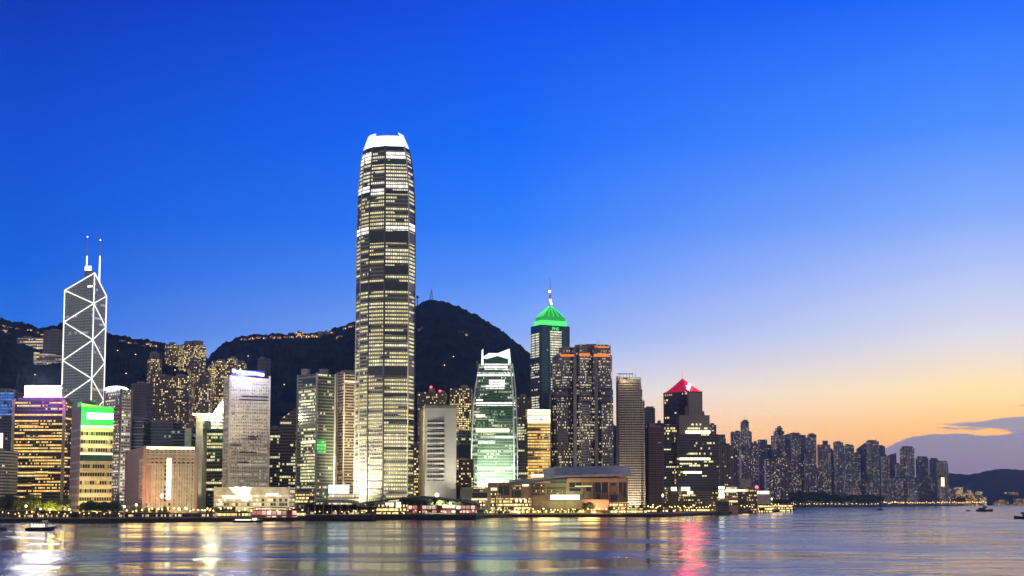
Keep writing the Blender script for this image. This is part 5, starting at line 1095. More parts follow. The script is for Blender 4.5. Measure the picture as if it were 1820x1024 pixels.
# ------------------------------------------------------------------ waterfront shopping mall with swept roof
def mall():
    y = 1640.0
    root = empty('shopping_mall', (X(1000, y, 870), y + 30, 3), 'long beige waterfront mall with a swept grey roof and glowing sign', 'mall')
    def pbox(nm, mat, a, b, p0, p1, yy, dp, cap=None, uvs=0):
        m = MB(); SEEDN[0] += 1; m.prism([(X(a, yy, 870), yy), (X(b, yy, 870), yy), (X(b, yy, 870), yy + dp), (X(a, yy, 870), yy + dp)], Z(p1, yy), Z(p0, yy), cap=1, bottom=True, u0=SEEDN[0] * 60.0)
        mm = S.get(mat) or M[mat]; return m.build(nm, [mm, M[cap] if cap else mm], root)
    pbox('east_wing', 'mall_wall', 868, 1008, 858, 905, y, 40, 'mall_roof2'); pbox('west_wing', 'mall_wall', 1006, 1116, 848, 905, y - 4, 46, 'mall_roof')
    pbox('annex', 'palestone', 818, 872, 866, 905, y - 20, 36, 'roof'); pbox('annex', 'mall_wall', 806, 832, 862, 905, y + 10, 30, 'dark_roof')
    # roofs
    def roof(nm, mat, pts, yy, dp, th, rise=0):
        m = MB(); n = len(pts)
        T0 = [(X(px, yy, py), yy, Z(py, yy)) for px, py in pts]; T1 = [(p[0], yy + dp, p[2] + rise) for p in T0]
        for i in range(n - 1):
            m.face([T0[i], T0[i + 1], T1[i + 1], T1[i]]); lo = lambda p: (p[0], p[1], p[2] - th)
            m.face([lo(T0[i]), lo(T0[i + 1]), T0[i + 1], T0[i]]); m.face([lo(T0[i + 1]), lo(T0[i]), lo(T1[i]), lo(T1[i + 1])])
        for P0, P1 in ((T0[0], T1[0]), (T1[-1], T0[-1])): m.face([P0, P1, (P1[0], P1[1], P1[2] - th), (P0[0], P0[1], P0[2] - th)])
        return m.build(nm, M[mat], root)
    roof('swept_roof', 'mall_roof', [(966, 848), (985, 846), (1010, 844.5), (1060, 843.5), (1122, 842)], y - 14, 42, 2.4, 11)
    roof('low_roof', 'mall_roof2', [(905, 857), (930, 855), (960, 853), (1008, 852)], y - 8, 36, 2.6, 3)
    roof('annex_roof', 'dark_roof', [(798, 869), (820, 863), (840, 858), (846, 862)], y - 22, 30, 1.2, 1)
    pbox('lit_tone_fascia', 'mall_lit_tone', 1008, 1114, 850, 857, y - 6, 3)
    for a, b, p0, p1 in ((1012, 1022, 858, 866), (1024, 1034, 858, 864), (1042, 1050, 866, 873), (1058, 1068, 858, 875), (1070, 1080, 858, 875), (1086, 1094, 859, 863), (1100, 1106, 858, 876), (1108, 1113, 858, 884), (1012, 1032, 868, 873), (1060, 1066, 878, 888), (1086, 1098, 880, 889)):
        pbox('dark_window', 'glass_dark', a, b, p0, p1, y - 4.6, .7)
    pbox('light_strip', 'band_lit2', 1022, 1052, 863.5, 865, y - 5.4, .6); pbox('light_strip', 'warm_light', 944, 966, 843, 848, y - 5, 3)
    for px in (1034, 1052, 1068, 1081, 1098, 1115): pbox('column', 'mall_lit_tone', px, px + 1.2, 852, 905, y - 8, 1)
    for px in (867, 883.5): pbox('tall_column', 'palestone', px, px + 1.8, 858, 918, y - 30, 1.5)
    for px in (894, 905, 913, 927, 942, 944.5, 960): pbox('column', 'mall_wall', px, px + 1.1, 860, 908, y - 3, 1)
    for a, b, p0, p1, mt in ((870, 884, 867, 872, 'band_lit2'), (849, 862, 886, 903, 'shop'), (869, 944, 886, 905, 'shop'), (870, 890, 875, 884, 'shop_dim'), (908, 926, 863, 870, 'shop_dim'), (928, 940, 861.5, 864, 'warm_light'), (946, 968, 862, 882, 'shop_dim'), (972, 1006, 866, 878, 'shop_dim'), (842, 862, 867, 873, 'shop_dim'), (838, 866, 886, 889, 'band_lit2'), (886, 906, 865, 880, 'glass_dark'), (840, 866, 876, 885, 'glass_dark'), (910, 926, 872, 884, 'glass_dark')):
        yy = y - 21 if b < 868 else y - 1
        pbox('shop_window', mt, a, b, p0, p1, yy, .8)
    for px in (916, 924, 932): pbox('lit_window', 'warm_light', px, px + 3.5, 887.5, 892, y - 1.8, .6)
    pbox('sign_panel', 'sign_lime', 978.5, 1029.5, 880, 888, y - 16, 1.2); pbox('sign_frame', 'darksteel', 977.5, 1030.5, 888.1, 889.2, y - 16.3, 1.6)
    pbox('terrace', 'mall_lit_tone', 1030, 1082, 888, 906, y - 24, 16); pbox('terrace_light', 'shop', 1084, 1118, 893, 906, y - 22, 14)
    for px in range(988, 1120, 12):
        m = MB(); xx = X(px, y, 846); m.tube((xx, y + 4, Z(846, y)), (xx, y + 4, Z(841, y)), .25, n=4); m.build('roof_mast', M['darksteel'], root)
    flood((X(1060, y - 40), y - 40, 5), (X(1060, y), y, 32), .45e5, (1, .62, .32), R(120)); flood((X(920, y - 40), y - 42, 5), (X(920, y), y, 25), .3e5, (1, .72, .35), R(120))
    flood((X(1100, y - 40), y - 40, 5), (X(1100, y), y, 32), .3e5, (1, .62, .32), R(120)); flood((X(1004, y - 50), y - 52, Z(886, y)), (X(1004, y), y, Z(884, y)), 1.0e5, (.85, 1, .35), R(80), 2, 1.0)
mall()

# ------------------------------------------------------------------ ferry piers
def pier(nm, label, a, b, y, roofs, deckpy, front_mats, posts, roofmat):
    root = empty(nm, (X((a + b) / 2, y, 915), y + 20, 0), label, 'ferry pier')
    m = MB(); m.box(X(a, y, 915), X(b, y, 915), y - 2, y + 60, 1.2, Z(deckpy, y)); m.build('deck', M['deck'], root)
    n = int((X(b, y, 915) - X(a, y, 915)) / 6); m = MB()
    for k in range(n + 1):
        xx = X(a, y, 915) + .6 + k * 6 * (X(b, y, 915) - X(a, y, 915) - 1.2) / (6 * n); m.tube((xx, y - 1.2, -2), (xx, y - 1.2, 1.3), .45, n=5)
    m.build('pile', M['deck'], root)
    for pts, th, dp, rise in roofs:
        m = MB(); T0 = [(X(px, y, 890), y - 1, Z(py, y)) for px, py in pts]; T1 = [(p[0], y + dp, p[2] + rise) for p in T0]
        for i in range(len(pts) - 1):
            lo = lambda p: (p[0], p[1], p[2] - th)
            m.face([T0[i], T0[i + 1], T1[i + 1], T1[i]]); m.face([lo(T0[i]), lo(T0[i + 1]), T0[i + 1], T0[i]]); m.face([lo(T0[i + 1]), lo(T0[i]), lo(T1[i]), lo(T1[i + 1])])
        for P0, P1 in ((T0[0], T1[0]), (T1[-1], T0[-1])): m.face([P0, P1, (P1[0], P1[1], P1[2] - th), (P0[0], P0[1], P0[2] - th)])
        m.build('roof', M[roofmat], root)
    for a_, b_, p0, p1, mt, yy in front_mats:
        m = MB(); SEEDN[0] += 1; m.prism([(X(a_, y, 905), y + yy), (X(b_, y, 905), y + yy), (X(b_, y, 905), y + yy + 1), (X(a_, y, 905), y + yy + 1)], Z(p1, y), Z(p0, y), cap=0, u0=SEEDN[0] * 60.0); m.build('wall_panel', S.get(mt) or M[mt], root)
    for px, tp in posts:
        m = MB(); m.tube((X(px, y, 905), y - .5, Z(deckpy, y)), (X(px, y, 905), y - .5, Z(tp, y)), .35, n=5); m.build('post', M['rail'], root)
    m = MB(); zz = Z(deckpy, y)
    m.box(X(a, y, 915), X(b, y, 915), y - 1.8, y - 1.65, zz + 1.05, zz + 1.15); m.box(X(a, y, 915), X(b, y, 915), y - 1.8, y - 1.65, zz + .55, zz + .62)
    k = X(a, y, 915)
    while k < X(b, y, 915): m.box(k, k + .12, y - 1.85, y - 1.6, zz, zz + 1.1); k += 2.2
    m.build('railing', M['rail'], root)
    return root
pier('ferry_pier', 'dark ferry pier with low green roofs jutting into the harbour', 541, 662, 1338, [([(537, 901), (556, 893), (575, 890), (606, 889.5), (625, 893), (640, 900)], 1.0, 44, 1.5), ([(640, 902), (662, 900)], .8, 40, .5)], 916,
     [(548, 600, 904, 909, 'wharf_roof', 20), (600, 662, 905, 909, 'shop_dim', 20), (545, 640, 897, 900, 'darksteel', 12)], [(548, 900), (560, 896), (575, 893), (590, 893), (605, 893), (620, 895), (635, 900), (650, 903)], 'wharf_roof')
pier('ferry_pier', 'lit ferry pier under a rising dark roof with red and white stalls', 660, 846, 1380, [([(632, 897), (650, 893.5), (690, 888), (720, 885), (745, 883.5), (790, 887), (820, 891), (842, 896), (850, 899)], 1.1, 34, 1.5)], 915,
     [(664, 722, 897, 914, 'shop', 14), (722, 846, 899, 912, 'shop_red', 16), (684, 698, 894, 898, 'warm_light', 8), (703, 711, 892.5, 902, 'warm_light', 8), (786, 808, 898, 902, 'warm_light', 9)], [(x, 895) for x in range(666, 846, 12)], 'dark_roof')

# ------------------------------------------------------------------ eastern promenade: railing terraces, shelters
def terrace(a, b, y, label, top, style, roofpy=None):
    root = empty('waterfront_shelter', (X((a + b) / 2, y, 910), y + 6, 3.4), label, 'shelter')
    xa, xb = X(a, y, 910), X(b, y, 910)
    m = MB(); SEEDN[0] += 1; m.prism([(xa, y + 4), (xb, y + 4), (xb, y + 12), (xa, y + 12)], 3.4, Z(top + 1, y), cap=1, u0=SEEDN[0] * 40.0); m.build('wall', [S.get(style) or M[style], M['roof']], root)
    m = MB(); m.box(xa - 1, xb + 1, y, y + 13, Z(top + 1, y), Z(top, y)); m.build('roof', M['mall_wall'], root)
    n = max(2, int((xb - xa) / 9)); 
    for k in range(n + 1):
        xx = xa + (xb - xa) * k / n; m = MB(); m.tube((xx, y + .6, 3.4), (xx, y + .6, Z(top + 1, y)), .22, n=5); m.build('post', M['rail'], root)
    m = MB(); m.box(xa - 1, xb + 1, y - 3.1, y - 3, 4.4, 4.5)
    k = xa
    while k < xb: m.box(k, k + .1, y - 3.1, y - 3, 3.4, 4.45); k += 2
    m.build('railing', M['rail'], root)
terrace(-10, 70, 1232, 'long grey shelter with a lit roof edge below the amber windowed tower', 907, 'shop_dim')
terrace(72, 122, 1236, 'shelter with orange glow below the green topped tower', 908, 'shop_dim')
terrace(126, 214, 1246, 'low shelter with small white lights below the dark bushes', 910, 'shop_dim')
terrace(220, 300, 1262, 'low lit shelter in front of the pink hotel', 911, 'shop_dim')
terrace(306, 376, 1278, 'dim shelter beside the pink hotel', 912, 'shop_dim')
terrace(384, 440, 1296, 'yellow lit kiosk row before the low white hall', 909, 'shop')
def band_pavilion():
    y = 1320; root = empty('arched_pavilion', (X(480, y, 905), y + 8, 3.4), 'long arched dark roofed pavilion before the low white hall', 'pavilion')
    m = MB(); pts = [(440, 904), (455, 902), (480, 901), (505, 902), (526, 905)]; T0 = [(X(a, y, 900), y, Z(b, y)) for a, b in pts]
    for p, q in zip(T0, T0[1:]):
        for dz, rev in ((0, False), (-.8, True)):
            f = [(p[0], y, p[2] + dz), (q[0], y, q[2] + dz), (q[0], y + 16, q[2] + dz), (p[0], y + 16, p[2] + dz)]; m.face(list(reversed(f)) if rev else f)
        m.face([(p[0], y, p[2] - .8), (q[0], y, q[2] - .8), (q[0], y, q[2]), (p[0], y, p[2])])
    m.build('roof', M['dark_roof'], root)
    m = MB(); SEEDN[0] += 1; m.prism([(X(444, y, 900), y + 8), (X(524, y, 900), y + 8), (X(524, y, 900), y + 14), (X(444, y, 900), y + 14)], 3.4, Z(906, y), u0=SEEDN[0] * 40); m.build('wall', [S['shop_red'], M['roof']], root)
    for px in range(446, 526, 9):
        m = MB(); m.tube((X(px, y, 900), y + 1, 3.4), (X(px, y, 900), y + 1, Z(904, y)), .25, n=5); m.build('post', M['rail'], root)
band_pavilion()
for a, b, y, tp, st, lb in ((526, 541, 1330, 908, 'shop', 'amber lit ticket kiosk against the dark ferry pier'), (860, 906, 1610, 908, 'shop_dim', 'dim lit deck building under the tall mall columns'), (906, 972, 1618, 906, 'shop', 'amber kiosk row below the beige mall'), (974, 1040, 1622, 905, 'shop', 'bright kiosk row under the glowing mall sign'),
                            (1042, 1084, 1624, 906, 'shop_dim', 'dim kiosk row between the round trees'), (1086, 1150, 1630, 903, 'shop', 'terrace of lit cafes below the cream hotel'), (1150, 1200, 1740, 903, 'shop', 'lit kiosks below the red brown tower'), (1202, 1262, 1860, 904, 'shop', 'amber kiosk row below the black glass tower'), (1264, 1320, 1990, 904, 'shop', 'amber kiosk row below the white lit podium')):
    terrace(a, b, y, lb, tp, st)

# ------------------------------------------------------------------ hillside houses along the ridges
def ground_at(px, py_guess, h, y): return X(px, y, py_guess), h(X(px, y, py_guess), y)
HS = [(4, 574, 9, 3, 2790, 'l'), (17, 575, 8, 2.5, 2800, 'l'), (29, 576, 10, 3, 2800, 'l'), (52, 580, 7, 2.5, 2810, 'l'), (64, 581, 9, 3, 2815, 'l'), (78, 583, 14, 2.5, 2820, 'l'), (92, 584, 10, 2.5, 2820, 'l'), (5, 592, 12, 2.5, 2650, 'l'), (14, 596, 12, 2, 2620, 'l'),
      (216, 597, 10, 4, 2860, 'l'), (228, 599, 9, 4, 2860, 'l'), (240, 600, 9, 4, 2860, 'l'), (253, 601, 9, 4, 2860, 'l'), (264, 603, 8, 4, 2860, 'l'), (275, 604, 7, 3, 2850, 'l'),
      (433, 596, 10, 8, 3200, 'p'), (447, 595, 10, 6, 3200, 'p'), (459, 597, 8, 6, 3200, 'p'), (472, 598, 9, 6, 3200, 'p'), (484, 599, 8, 7, 3190, 'p'), (496, 600, 8, 5, 3190, 'p'), (507, 598, 8, 5, 3190, 'p'), (518, 597, 8, 5, 3190, 'p'),
      (531, 592, 11, 13, 3230, 'p'), (545, 592, 12, 11, 3230, 'p'), (559, 590, 10, 9, 3230, 'p'), (570, 589, 10, 11, 3230, 'p'), (582, 588, 9, 12, 3230, 'p'), (591, 587, 6, 9, 3230, 'p'), (614, 572, 8, 8, 3230, 'p'), (624, 571, 9, 7, 3230, 'p'), (606, 598, 16, 2, 3120, 'p'),
      (750, 584, 16, 3, 3060, 'p'), (815, 590, 5, 3, 2980, 'p'), (822, 594, 4, 2.5, 2970, 'p'), (829, 593, 4, 2.5, 2970, 'p'), (766, 690, 10, 4, 2500, 'p')]
looks = ['flat roofed', 'gabled', 'stepped', 'boxy', 'long', 'broad', 'narrow', 'low']
wheres = {}
def ordn(k): return ['first', 'second', 'third', 'fourth', 'fifth', 'sixth', 'seventh', 'eighth', 'ninth', 'tenth', 'eleventh', 'twelfth', 'thirteenth', 'fourteenth', 'fifteenth', 'sixteenth', 'seventeenth', 'eighteenth', 'nineteenth', 'twentieth'][k]
for i, (px, py, wpx, hpx, y, hh) in enumerate(HS):
    h = h_left if hh == 'l' else h_peak
    y = on_hill(px, py + 1, h, 2900 if hh == 'l' else 3300)
    xw = X(px, y, py); zb = h(xw, y) - 1; W = wpx / F * y; H = hpx / F * y * .6
    wh = 'the eastern ridge crest behind the triangle lit tower' if i < 7 else 'the dark slope left of the grey slab' if i < 9 else 'the ridge leading down to the valley' if i < 15 else 'the ridge above the sign topped tower' if i < 23 else 'the ridge next to the tallest skyscraper' if i < 32 else 'the dark flank of the mountain peak'
    wh = wh.replace('left of', 'beside'); k = wheres.get(wh, 0); wheres[wh] = k + 1
    root = empty('hillside_house', (xw, y, zb), f'{ordn(k)} lit house westward along {wh}', 'house', 'lit houses on the ridges')
    m = MB(); SEEDN[0] += 1; zt = zb + H; u0 = SEEDN[0] * 40.0
    m.prism([(xw - W / 2, y), (xw + W / 2, y), (xw + W / 2, y + 14), (xw - W / 2, y + 14)], zb - 14, zt, u0=u0); m.build('wall', [M['house_dim' if 26 <= i <= 27 else 'house_lit'], M['roof']], root)
    m = MB(); a = xw - W * (.3 if i % 2 else .1); m.prism([(a, y + 2), (a + W * .35, y + 2), (a + W * .35, y + 9), (a, y + 9)], zt, zt + 1.4 + (i % 3), cap=0); m.build('roof', M['roof'], root)
def peak_mast():
    y = 3300.0; x = X(767, y, 520); zb = h_peak(x, y); zt = Z(510, y)
    root = empty('radio_mast', (x, y, zb - 1), 'lattice radio mast on the mountain summit', 'radio mast')
    m = MB()
    for sx, sy in ((-1, -1), (1, -1), (1, 1), (-1, 1)): m.tube((x + sx * 4.5, y + sy * 4.5, zb - 3), (x + sx * .6, y + sy * .6, zt - 8), .42, n=4)
    for k in range(5):
        z = zb + (zt - 8 - zb) * k / 5; r = 4.5 - 3.9 * k / 5; r2 = 4.5 - 3.9 * (k + 1) / 5; z2 = zb + (zt - 8 - zb) * (k + 1) / 5
        m.tube((x - r, y - r, z), (x + r2, y - r2, z2), .3, n=4); m.tube((x + r, y - r, z), (x - r2, y - r2, z2), .3, n=4); m.tube((x - r, y - r, z), (x + r, y - r, z), .3, n=4)
    m.build('lattice', M['darksteel'], root); m = MB(); m.tube((x, y, zt - 9), (x, y, zt), .45, .2, 4); m.build('antenna', M['darksteel'], root)
    x = X(742, y, 530); zb = h_peak(x, y); root = empty('dish_tower', (x, y, zb - 1), 'short tower with a round dish on the summit beside the tallest skyscraper', 'radio tower')
    m = MB(); m.tube((x, y, zb - 3), (x, y, Z(531, y)), 1.3, 1.1, 6); m.build('pole', M['darksteel'], root); m = MB(); m.ball((x, y, Z(528, y)), 3.4, sz=1.2); m.build('dish', M['darksteel'], root)
peak_mast()

# ------------------------------------------------------------------ trees
def crown_mesh(seed, n=900, rx=1.0, rz=.8, lobes=7):
    r = random.Random(seed); m = MB()
    L = [(Vector((r.uniform(-.55, .55) * rx, r.uniform(-.5, .5) * rx, r.uniform(-.3, .45) * rz)), r.uniform(.34, .58)) for _ in range(lobes)]
    for _ in range(n):
        c, rad = r.choice(L); d = Vector((r.gauss(0, 1), r.gauss(0, 1), r.gauss(0, 1))).normalized(); p = c + d * rad * r.uniform(.55, 1.05)
        a = Vector((r.gauss(0, 1), r.gauss(0, 1), r.gauss(0, .6))).normalized(); b = d.cross(a).normalized(); s = r.uniform(.07, .15)
        m.face([p + a * s, p + b * s * .8, p - a * s, p - b * s * .8])
    me = m.build('crown', M['leaf']); d = me.data; bpy.data.objects.remove(me); return d
def trunk_mesh():
    m = MB(); m.tube((0, 0, -1.0), (0, 0, -.3), .07, .05, 6)
    for a in range(4): m.tube((0, 0, -.4), (.4 * math.cos(a * 1.6), .4 * math.sin(a * 1.6), .1), .035, .012, 4)
    o = m.build('trunk', M['bark']); d = o.data; bpy.data.objects.remove(o); return d
CR = [crown_mesh(i + 1, 900, 1.0, .8 + .1 * (i % 3)) for i in range(5)]; TR = trunk_mesh()
def tree(px, bpy_, tpy, wpx, y, label, k, group, base=3.4):
    x = X(px, y, bpy_); H = max(Z(tpy, y) - base, 2.0); W = wpx / F * y
    root = empty('tree', (x, y, base), label, 'tree', group); root.rotation_euler = (0, 0, k * 1.3)
    for nm, d in (('trunk', TR), ('crown', CR[k % 5])):
        o = bpy.data.objects.new(nm, d); C.objects.link(o); o.parent = root
        o.location = (0, 0, H * (.56 if nm == 'crown' else .5)); o.scale = (W / 1.75, W / 1.75, H * .44 if nm == 'crown' else H * .5)
    return root
def trees(desc, x0, x1, n, y, y1, top, wpx, group, seed, jitter=3.0):
    r = random.Random(seed)
    for k in range(n):
        px = x0 + (x1 - x0) * (k + .5) / n; yy = y + (y1 - y) * (k + .5) / n + r.uniform(-6, 6)
        tree(px + r.uniform(-1.5, 1.5), 900, top + r.uniform(-jitter, jitter), wpx * r.uniform(.85, 1.25), yy, desc(k, n), k + seed, group)
tw = lambda where: (lambda k, n: (f'lone dark round tree {where}' if n == 1 else f'{ordn(k)} dark leafy tree westward {where}'))
trees(tw('below the amber windowed tower'), -4, 66, 8, 1300, 1310, 877, 19, 'dark trees by the east promenade', 11)
trees(tw('glowing yellow beside the green topped tower'), 70, 126, 5, 1318, 1322, 883, 17, 'lamplit trees by the east promenade', 23, 4)
trees(tw('in front of the green topped tower'), 148, 214, 7, 1300, 1305, 888, 18, 'bushes by the east promenade', 31, 2)
trees(tw('around the lamps before the pink hotel'), 232, 300, 6, 1330, 1340, 899, 9, 'street trees before the hotel', 37, 2)
trees(tw('at the end of the low white hall'), 380, 420, 4, 1340, 1345, 899, 10, 'street trees before the hall', 41, 2)
trees(tw('on the dark ferry pier'), 545, 666, 12, 1372, 1382, 894, 14, 'trees behind the dark ferry pier', 43, 3)
trees(tw('on the roof garden by the tallest skyscraper'), 714, 782, 9, 1430, 1435, 881, 17, 'roof garden trees', 47, 2.5)
trees(tw('on the roof garden below the concrete slab'), 782, 834, 6, 1440, 1445, 885, 15, 'roof garden trees by the slab', 53, 2)
trees(tw('before the glowing mall sign'), 1034, 1056, 3, 1612, 1614, 889, 13, 'trees below the mall sign', 59, 2)
trees(tw('below the mall terrace'), 1078, 1090, 1, 1616, 1616, 897, 13, 'tree below the mall terrace', 61, 1)
trees(tw('among the amber lamps of the mall front'), 960, 1030, 6, 1612, 1614, 903, 8, 'low trees along the mall front', 62, 1.5)
trees(tw('below the cream hotel'), 1098, 1180, 7, 1660, 1780, 898, 9, 'street trees below the cream hotel', 67, 2)
trees(tw('below the black glass tower'), 1184, 1290, 9, 1880, 2000, 899, 8, 'street trees below the black glass tower', 71, 2)
trees(tw('beside the tan two storey building'), 1312, 1328, 2, 2060, 2062, 890, 13, 'trees beside the tan building', 73, 2)
trees(tw('before the last kiosks on the point'), 1358, 1372, 1, 2200, 2200, 897, 14, 'tree before the last kiosks', 79, 1)
trees(tw('behind the kiosks of the point'), 1376, 1402, 3, 2500, 2550, 884, 11, 'trees behind the point', 80, 2)
trees(tw('of the far park below the round topped tower'), 1402, 1470, 14, 3960, 4080, 873, 14, 'trees of the far park', 83, 3)
trees(tw('of the far park below the stepped crown tower'), 1468, 1566, 18, 4090, 4240, 877, 14, 'trees of the far park, west half', 89, 2)
trees(tw('near the orange dock sheds'), 1700, 1716, 2, 4850, 4900, 882, 9, 'trees near the dock sheds', 97, 1)

# ------------------------------------------------------------------ lamps
def lamp_mesh(nm, gm, r, h):
    m = MB(); m.tube((0, 0, 0), (0, 0, h), .12, .08, 5, 0); m.ball((0, 0, h + r * .8), r, 1, 8, 5); m.tube((0, 0, 0), (0, 0, .8), .25, .2, 5, 0)
    o = m.build(nm, [M['rail'], M[gm]]); d = o.data; bpy.data.objects.remove(o); return d
LAMPS = {'s': lamp_mesh('street_lamp', 'lamp', .42, 4.5), 'm': lamp_mesh('street_lamp', 'lamp', .7, 6.5), 'b': lamp_mesh('street_lamp', 'lamp_white', 1.15, 10), 'f': lamp_mesh('street_lamp', 'lamp_far', 1.5, 7)}
def lamp(px, y, kind, label, group, hs=1.0, base=3.4):
    o = bpy.data.objects.new('street_lamp', LAMPS[kind]); C.objects.link(o); o.location = (X(px, y, 908), y, base); o.scale = (1, 1, hs)
    tag(o, label, 'street lamp', group)
    if kind in 'bm' and (kind == 'b' or rng.random() < .3): bulb((o.location[0], y - 3.5, base + (10 if kind == 'b' else 7) * hs), 8e3 if kind == 'b' else 4e3, (1, .66, .20), 6.5)
def lamps(where, x0, x1, n, y, y1, kind, group, seed, jy=10, hs=1.0):
    r = random.Random(seed)
    for k in range(n):
        t = (k + .5) / n; lamp(x0 + (x1 - x0) * t + r.uniform(-1, 1) * (x1 - x0) / n * .3, y + (y1 - y) * t + r.uniform(-jy, jy), kind, f'{ordn(k)} small warm lamp westward {where}', group, hs * r.uniform(.8, 1.3))
for px, y, hs, lb in ((46, 1296, 1.0, 'large glaring lamp before the dark trees below the amber windowed tower'), (72, 1296, .75, 'glaring lamp under the yellow lit trees, nearer the amber windowed tower'), (89, 1296, .7, 'glaring lamp under the yellow lit trees, nearer the green topped tower'), (123, 1290, .7, 'glaring lamp on the shelter end by the green topped tower'),
                      (221, 1320, .95, 'large glaring lamp at the corner of the pink hotel'), (242, 1325, 1.1, 'tall bright lamp before the stair rib of the pink hotel'), (287, 1330, 1.9, 'highest glaring lamp before the vertical light of the pink hotel'), (318, 1340, .75, 'glaring lamp before the pink hotel windows, nearer its vertical light'),
                      (331, 1340, .75, 'glaring lamp before the pink hotel windows, nearer the open frame building'), (364, 1340, .6, 'glaring lamp at the foot of the open frame building'), (966, 1600, .6, 'glaring lamp beside the glowing mall sign'), (1161, 1800, .9, 'glaring lamp below the red brown tower'), (1178, 1850, 2.1, 'high glaring lamp between the red brown and black glass towers'),
                      (800, 1440, 1.2, 'glaring lamp on the roof garden under the concrete slab'), (1372, 2240, 1.7, 'bright lamp above the market hall by the point')):
    lamp(px, y, 'b', lb, 'glaring floodlamps on the shore', hs)
for px_, yy_, e_ in ((78, 1312, .3e5), (92, 1312, .45e5), (108, 1312, .25e5)): bulb((X(px_, yy_, 895), yy_, 9), e_, (1, .72, .10), 5)
lamps('along the quay below the amber windowed tower', 2, 70, 7, 1222, 1228, 's', 'quay lamps, east end', 1, 2)
lamps('along the quay below the green topped tower', 74, 214, 12, 1228, 1240, 's', 'quay lamps below the green topped tower', 2, 2)
lamps('in front of the pink hotel', 222, 350, 14, 1270, 1330, 'm', 'lamps before the pink hotel', 3, 16)
lamps('in front of the open frame building', 350, 384, 5, 1310, 1330, 'm', 'lamps before the frame building', 4, 12)
lamps('in front of the low white hall', 386, 540, 14, 1300, 1350, 'm', 'lamps before the low hall', 5, 10)
lamps('on the dark ferry pier', 552, 660, 9, 1337, 1338, 's', 'lamps of the dark ferry pier', 6, .2, 1.0)
lamps('under the rising pier roof', 664, 846, 16, 1385, 1388, 's', 'lamps of the lit ferry pier', 7, 1, 1.0)
lamps('along the mall front', 862, 960, 12, 1596, 1606, 'm', 'lamps along the mall front', 8, 3, .7)
lamps('below the glowing mall sign', 968, 1060, 14, 1602, 1612, 'm', 'lamps below the mall sign', 9, 3, .7)
lamps('below the mall terrace and cream hotel', 1062, 1148, 14, 1612, 1660, 'm', 'lamps below the terrace', 10, 10, .8)
lamps('below the red brown tower', 1150, 1186, 8, 1700, 1800, 'm', 'lamps below the red brown tower', 11, 12)
lamps('below the black glass tower', 1188, 1276, 18, 1800, 1950, 'm', 'lamps below the black glass tower', 12, 12)
lamps('below the white lit podium', 1278, 1340, 12, 1960, 2080, 'm', 'lamps below the podium', 13, 12)
lamps('along the point', 1342, 1408, 12, 2100, 2350, 'm', 'lamps along the point', 14, 16, 1.2)
lamps('along the far park wall', 1406, 1480, 12, 3995, 4040, 'f', 'lamps along the far park wall', 15, 4, .6)
lamps('along the far park wall below the stepped crown tower', 1482, 1566, 12, 4060, 4150, 'f', 'lamps along the far park wall, west half', 16, 4, .6)
lamps('below the banded antenna tower', 1570, 1628, 16, 4170, 4320, 'f', 'lamps below the antenna tower', 17, 20)
lamps('below the three end towers', 1630, 1690, 16, 4360, 4640, 'f', 'lamps below the end towers', 18, 20)
lamps('before the orange dock sheds', 1692, 1754, 18, 4720, 5300, 'f', 'lamps before the dock sheds', 19, 20)

for px_, py_, hh_, lb_ in ((62, 672, 'l', 'lone slope light between the grey slab and the amber windowed tower'), (209, 628, 'l', 'lone slope light just past the triangle lit tower'), (241, 634, 'l', 'lone slope light above the plain grey tower'), (224, 671, 'l', 'yellow slope light over the white banded tower'), (311, 662, 'l', 'lone slope light above the wide tan block'),
                           (441, 636, 'p', 'slope light high over the sign topped tower'), (505, 690, 'p', 'dim slope light beside the twin tower'), (806, 640, 'p', 'slope light above the tower with warm bands'), (790, 655, 'p', 'slope light above the pale concrete slab')):
    h_ = h_left if hh_ == 'l' else h_peak; yy_ = on_hill(px_, py_, h_, 2900 if hh_ == 'l' else 3300); lamp(px_, yy_, 'f', lb_, 'lights on the dark slopes', .5, h_(X(px_, yy_, py_), yy_)); C.objects[-1].location.x = X(px_, yy_, py_)

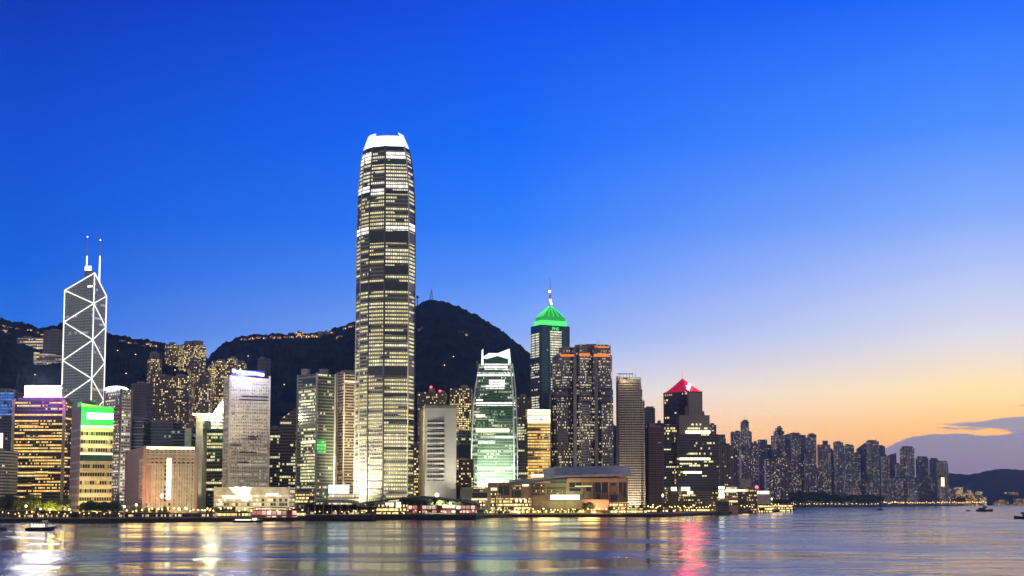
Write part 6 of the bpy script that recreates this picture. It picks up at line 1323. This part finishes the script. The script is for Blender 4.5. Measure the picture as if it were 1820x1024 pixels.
# ------------------------------------------------------------------ boats
def boat(nm, label, px, wpy, wpx, y, kind, yaw=0.0):
    L = wpx / F * y; x = X(px, y, wpy); root = empty(nm, (0, 0, 0), label, 'boat'); b = L * .14
    m = MB(); h = L * (.10 if kind != 'ferry' else .06); n = 10
    prof = []
    for i in range(n + 1):
        t = i / n; wd = b * (1 - max(0, (t - .6) / .4) ** 2 * .96) * (1 if t > .06 else .88); prof.append((-L / 2 + L * t, wd, h * (1 + max(0, t - .55) * 1.1)))
    for (xa, wa, ha), (xb, wb, hb) in zip(prof, prof[1:]):
        ba, bb = wa * .75, wb * .75
        m.face([(xa, -ba, -.3), (xb, -bb, -.3), (xb, -wb, hb), (xa, -wa, ha)]); m.face([(xb, bb, -.3), (xa, ba, -.3), (xa, wa, ha), (xb, wb, hb)]); m.face([(xa, -wa, ha - .15), (xb, -wb, hb - .15), (xb, wb, hb - .15), (xa, wa, ha - .15)])
    xa, wa, ha = prof[0]; m.face([(xa, wa * .75, -.3), (xa, -wa * .75, -.3), (xa, -wa, ha), (xa, wa, ha)])
    m.build('hull', M['hull'], root)
    m = MB()
    for (xa, wa, ha), (xb, wb, hb) in zip(prof, prof[1:]): 
        for s in (-1, 1): m.tube((xa, s * wa, ha + .05), (xb, s * wb, hb + .05), L * .006, n=4)
    m.build('gunwale', M['hull_white'] if kind != 'tug' else M['hull'], root)
    def cab(nm2, mat, a, c, z0, z1, w_, par=root):
        m = MB(); m.prism([(-L / 2 + L * a, -b * w_), (-L / 2 + L * c, -b * w_), (-L / 2 + L * c, b * w_), (-L / 2 + L * a, b * w_)], z0, z1, [(-L / 2 + L * (a + .01), -b * w_ * .95), (-L / 2 + L * (c - .03), -b * w_ * .95), (-L / 2 + L * (c - .03), b * w_ * .95), (-L / 2 + L * (a + .01), b * w_ * .95)], cap=0, bottom=True)
        return m.build(nm2, M[mat], par)
    if kind == 'launch':
        c = cab('cabin', 'hull_white', .16, .74, h, h + L * .16, .78)
        for k in range(5): cab('window', 'cabin_lit', .2 + k * .1, .285 + k * .1, h + L * .03, h + L * .13, .80, c)
        cab('roof', 'hull', .14, .76, h + L * .162, h + L * .18, .9); cab('wheelhouse', 'hull_white', .56, .74, h + L * .182, h + L * .25, .55)
        for k in range(6):
            m = MB(); xx = -L / 2 + L * (.70 + .04 * k); m.tube((xx, -b * .6, h), (xx, -b * .6, h + L * .09), .06, n=4); m.build('rail_post', M['hull_white'], root)
    elif kind == 'ferry':
        c = cab('lower_deck', 'hull_white', .06, .9, h, h + L * .05, .9); cab('window', 'cabin_lit', .08, .62, h + L * .012, h + L * .04, .93, c)
        cab('upper_deck', 'hull', .05, .68, h + L * .052, h + L * .085, .9); cab('window', 'cabin_lit', .66, .80, h + L * .012, h + L * .075, .93, c)
        cab('roof', 'hull', .03, .72, h + L * .088, h + L * .097, 1.0)
    else:
        cab('cabin', 'hull', .12, .55, h, h + L * .12, .75); cab('wheelhouse', 'hull', .40, .64, h + L * .122, h + L * .22, .5); cab('roof', 'hull_white', .38, .66, h + L * .222, h + L * .235, .58)
    m = MB(); zz = h + L * (.2 if kind != 'ferry' else .1); m.tube((-L * .02, 0, zz * .9), (-L * .02, 0, zz + L * (.09 if kind != 'ferry' else .04)), L * .007, L * .004, 5); m.build('mast', M['hull'], root)
    root.location = (x, y, 0); root.rotation_euler = (0, 0, yaw)
boat('motor_launch', 'black hulled launch with lit white cabin below the green topped tower', 72, 943, 51, 895, 'launch')
boat('motor_launch', 'black launch cut off by the frame edge', -6, 943, 34, 900, 'tug')
boat('passenger_ferry', 'long low ferry with lit windows under the low white hall', 441, 928, 52, 1232, 'ferry')
boat('tug_boat', 'small black tug in mid harbour below the dark park', 1565, 907, 13, 2660, 'tug')
boat('tug_boat', 'large black tug with white wheelhouse roof before the low hill', 1750, 909, 29, 2400, 'tug', R(0))
boat('dinghy', 'small black dinghy towed behind the large tug', 1721, 909, 9, 2420, 'tug')
boat('tug_boat', 'black tug cut off at the western frame edge', 1820, 922, 36, 1460, 'tug', R(180))

# ------------------------------------------------------------------ dusk haze
def haze():
    m = MB(); m.box(-14500, 14500, -500, 24500, -6, 640); mt, t = new_mat('dusk haze')
    v = t.n('ShaderNodeVolumePrincipled'); o = t.n('ShaderNodeOutputMaterial'); t.link(v.outputs[0], o.inputs['Volume'])
    v.inputs['Color'].default_value = (.46, .62, 1.0, 1); v.inputs['Density'].default_value = 3.4e-5; v.inputs['Anisotropy'].default_value = .75
    ob = m.build('haze', mt); ob['kind'] = 'stuff'
haze()
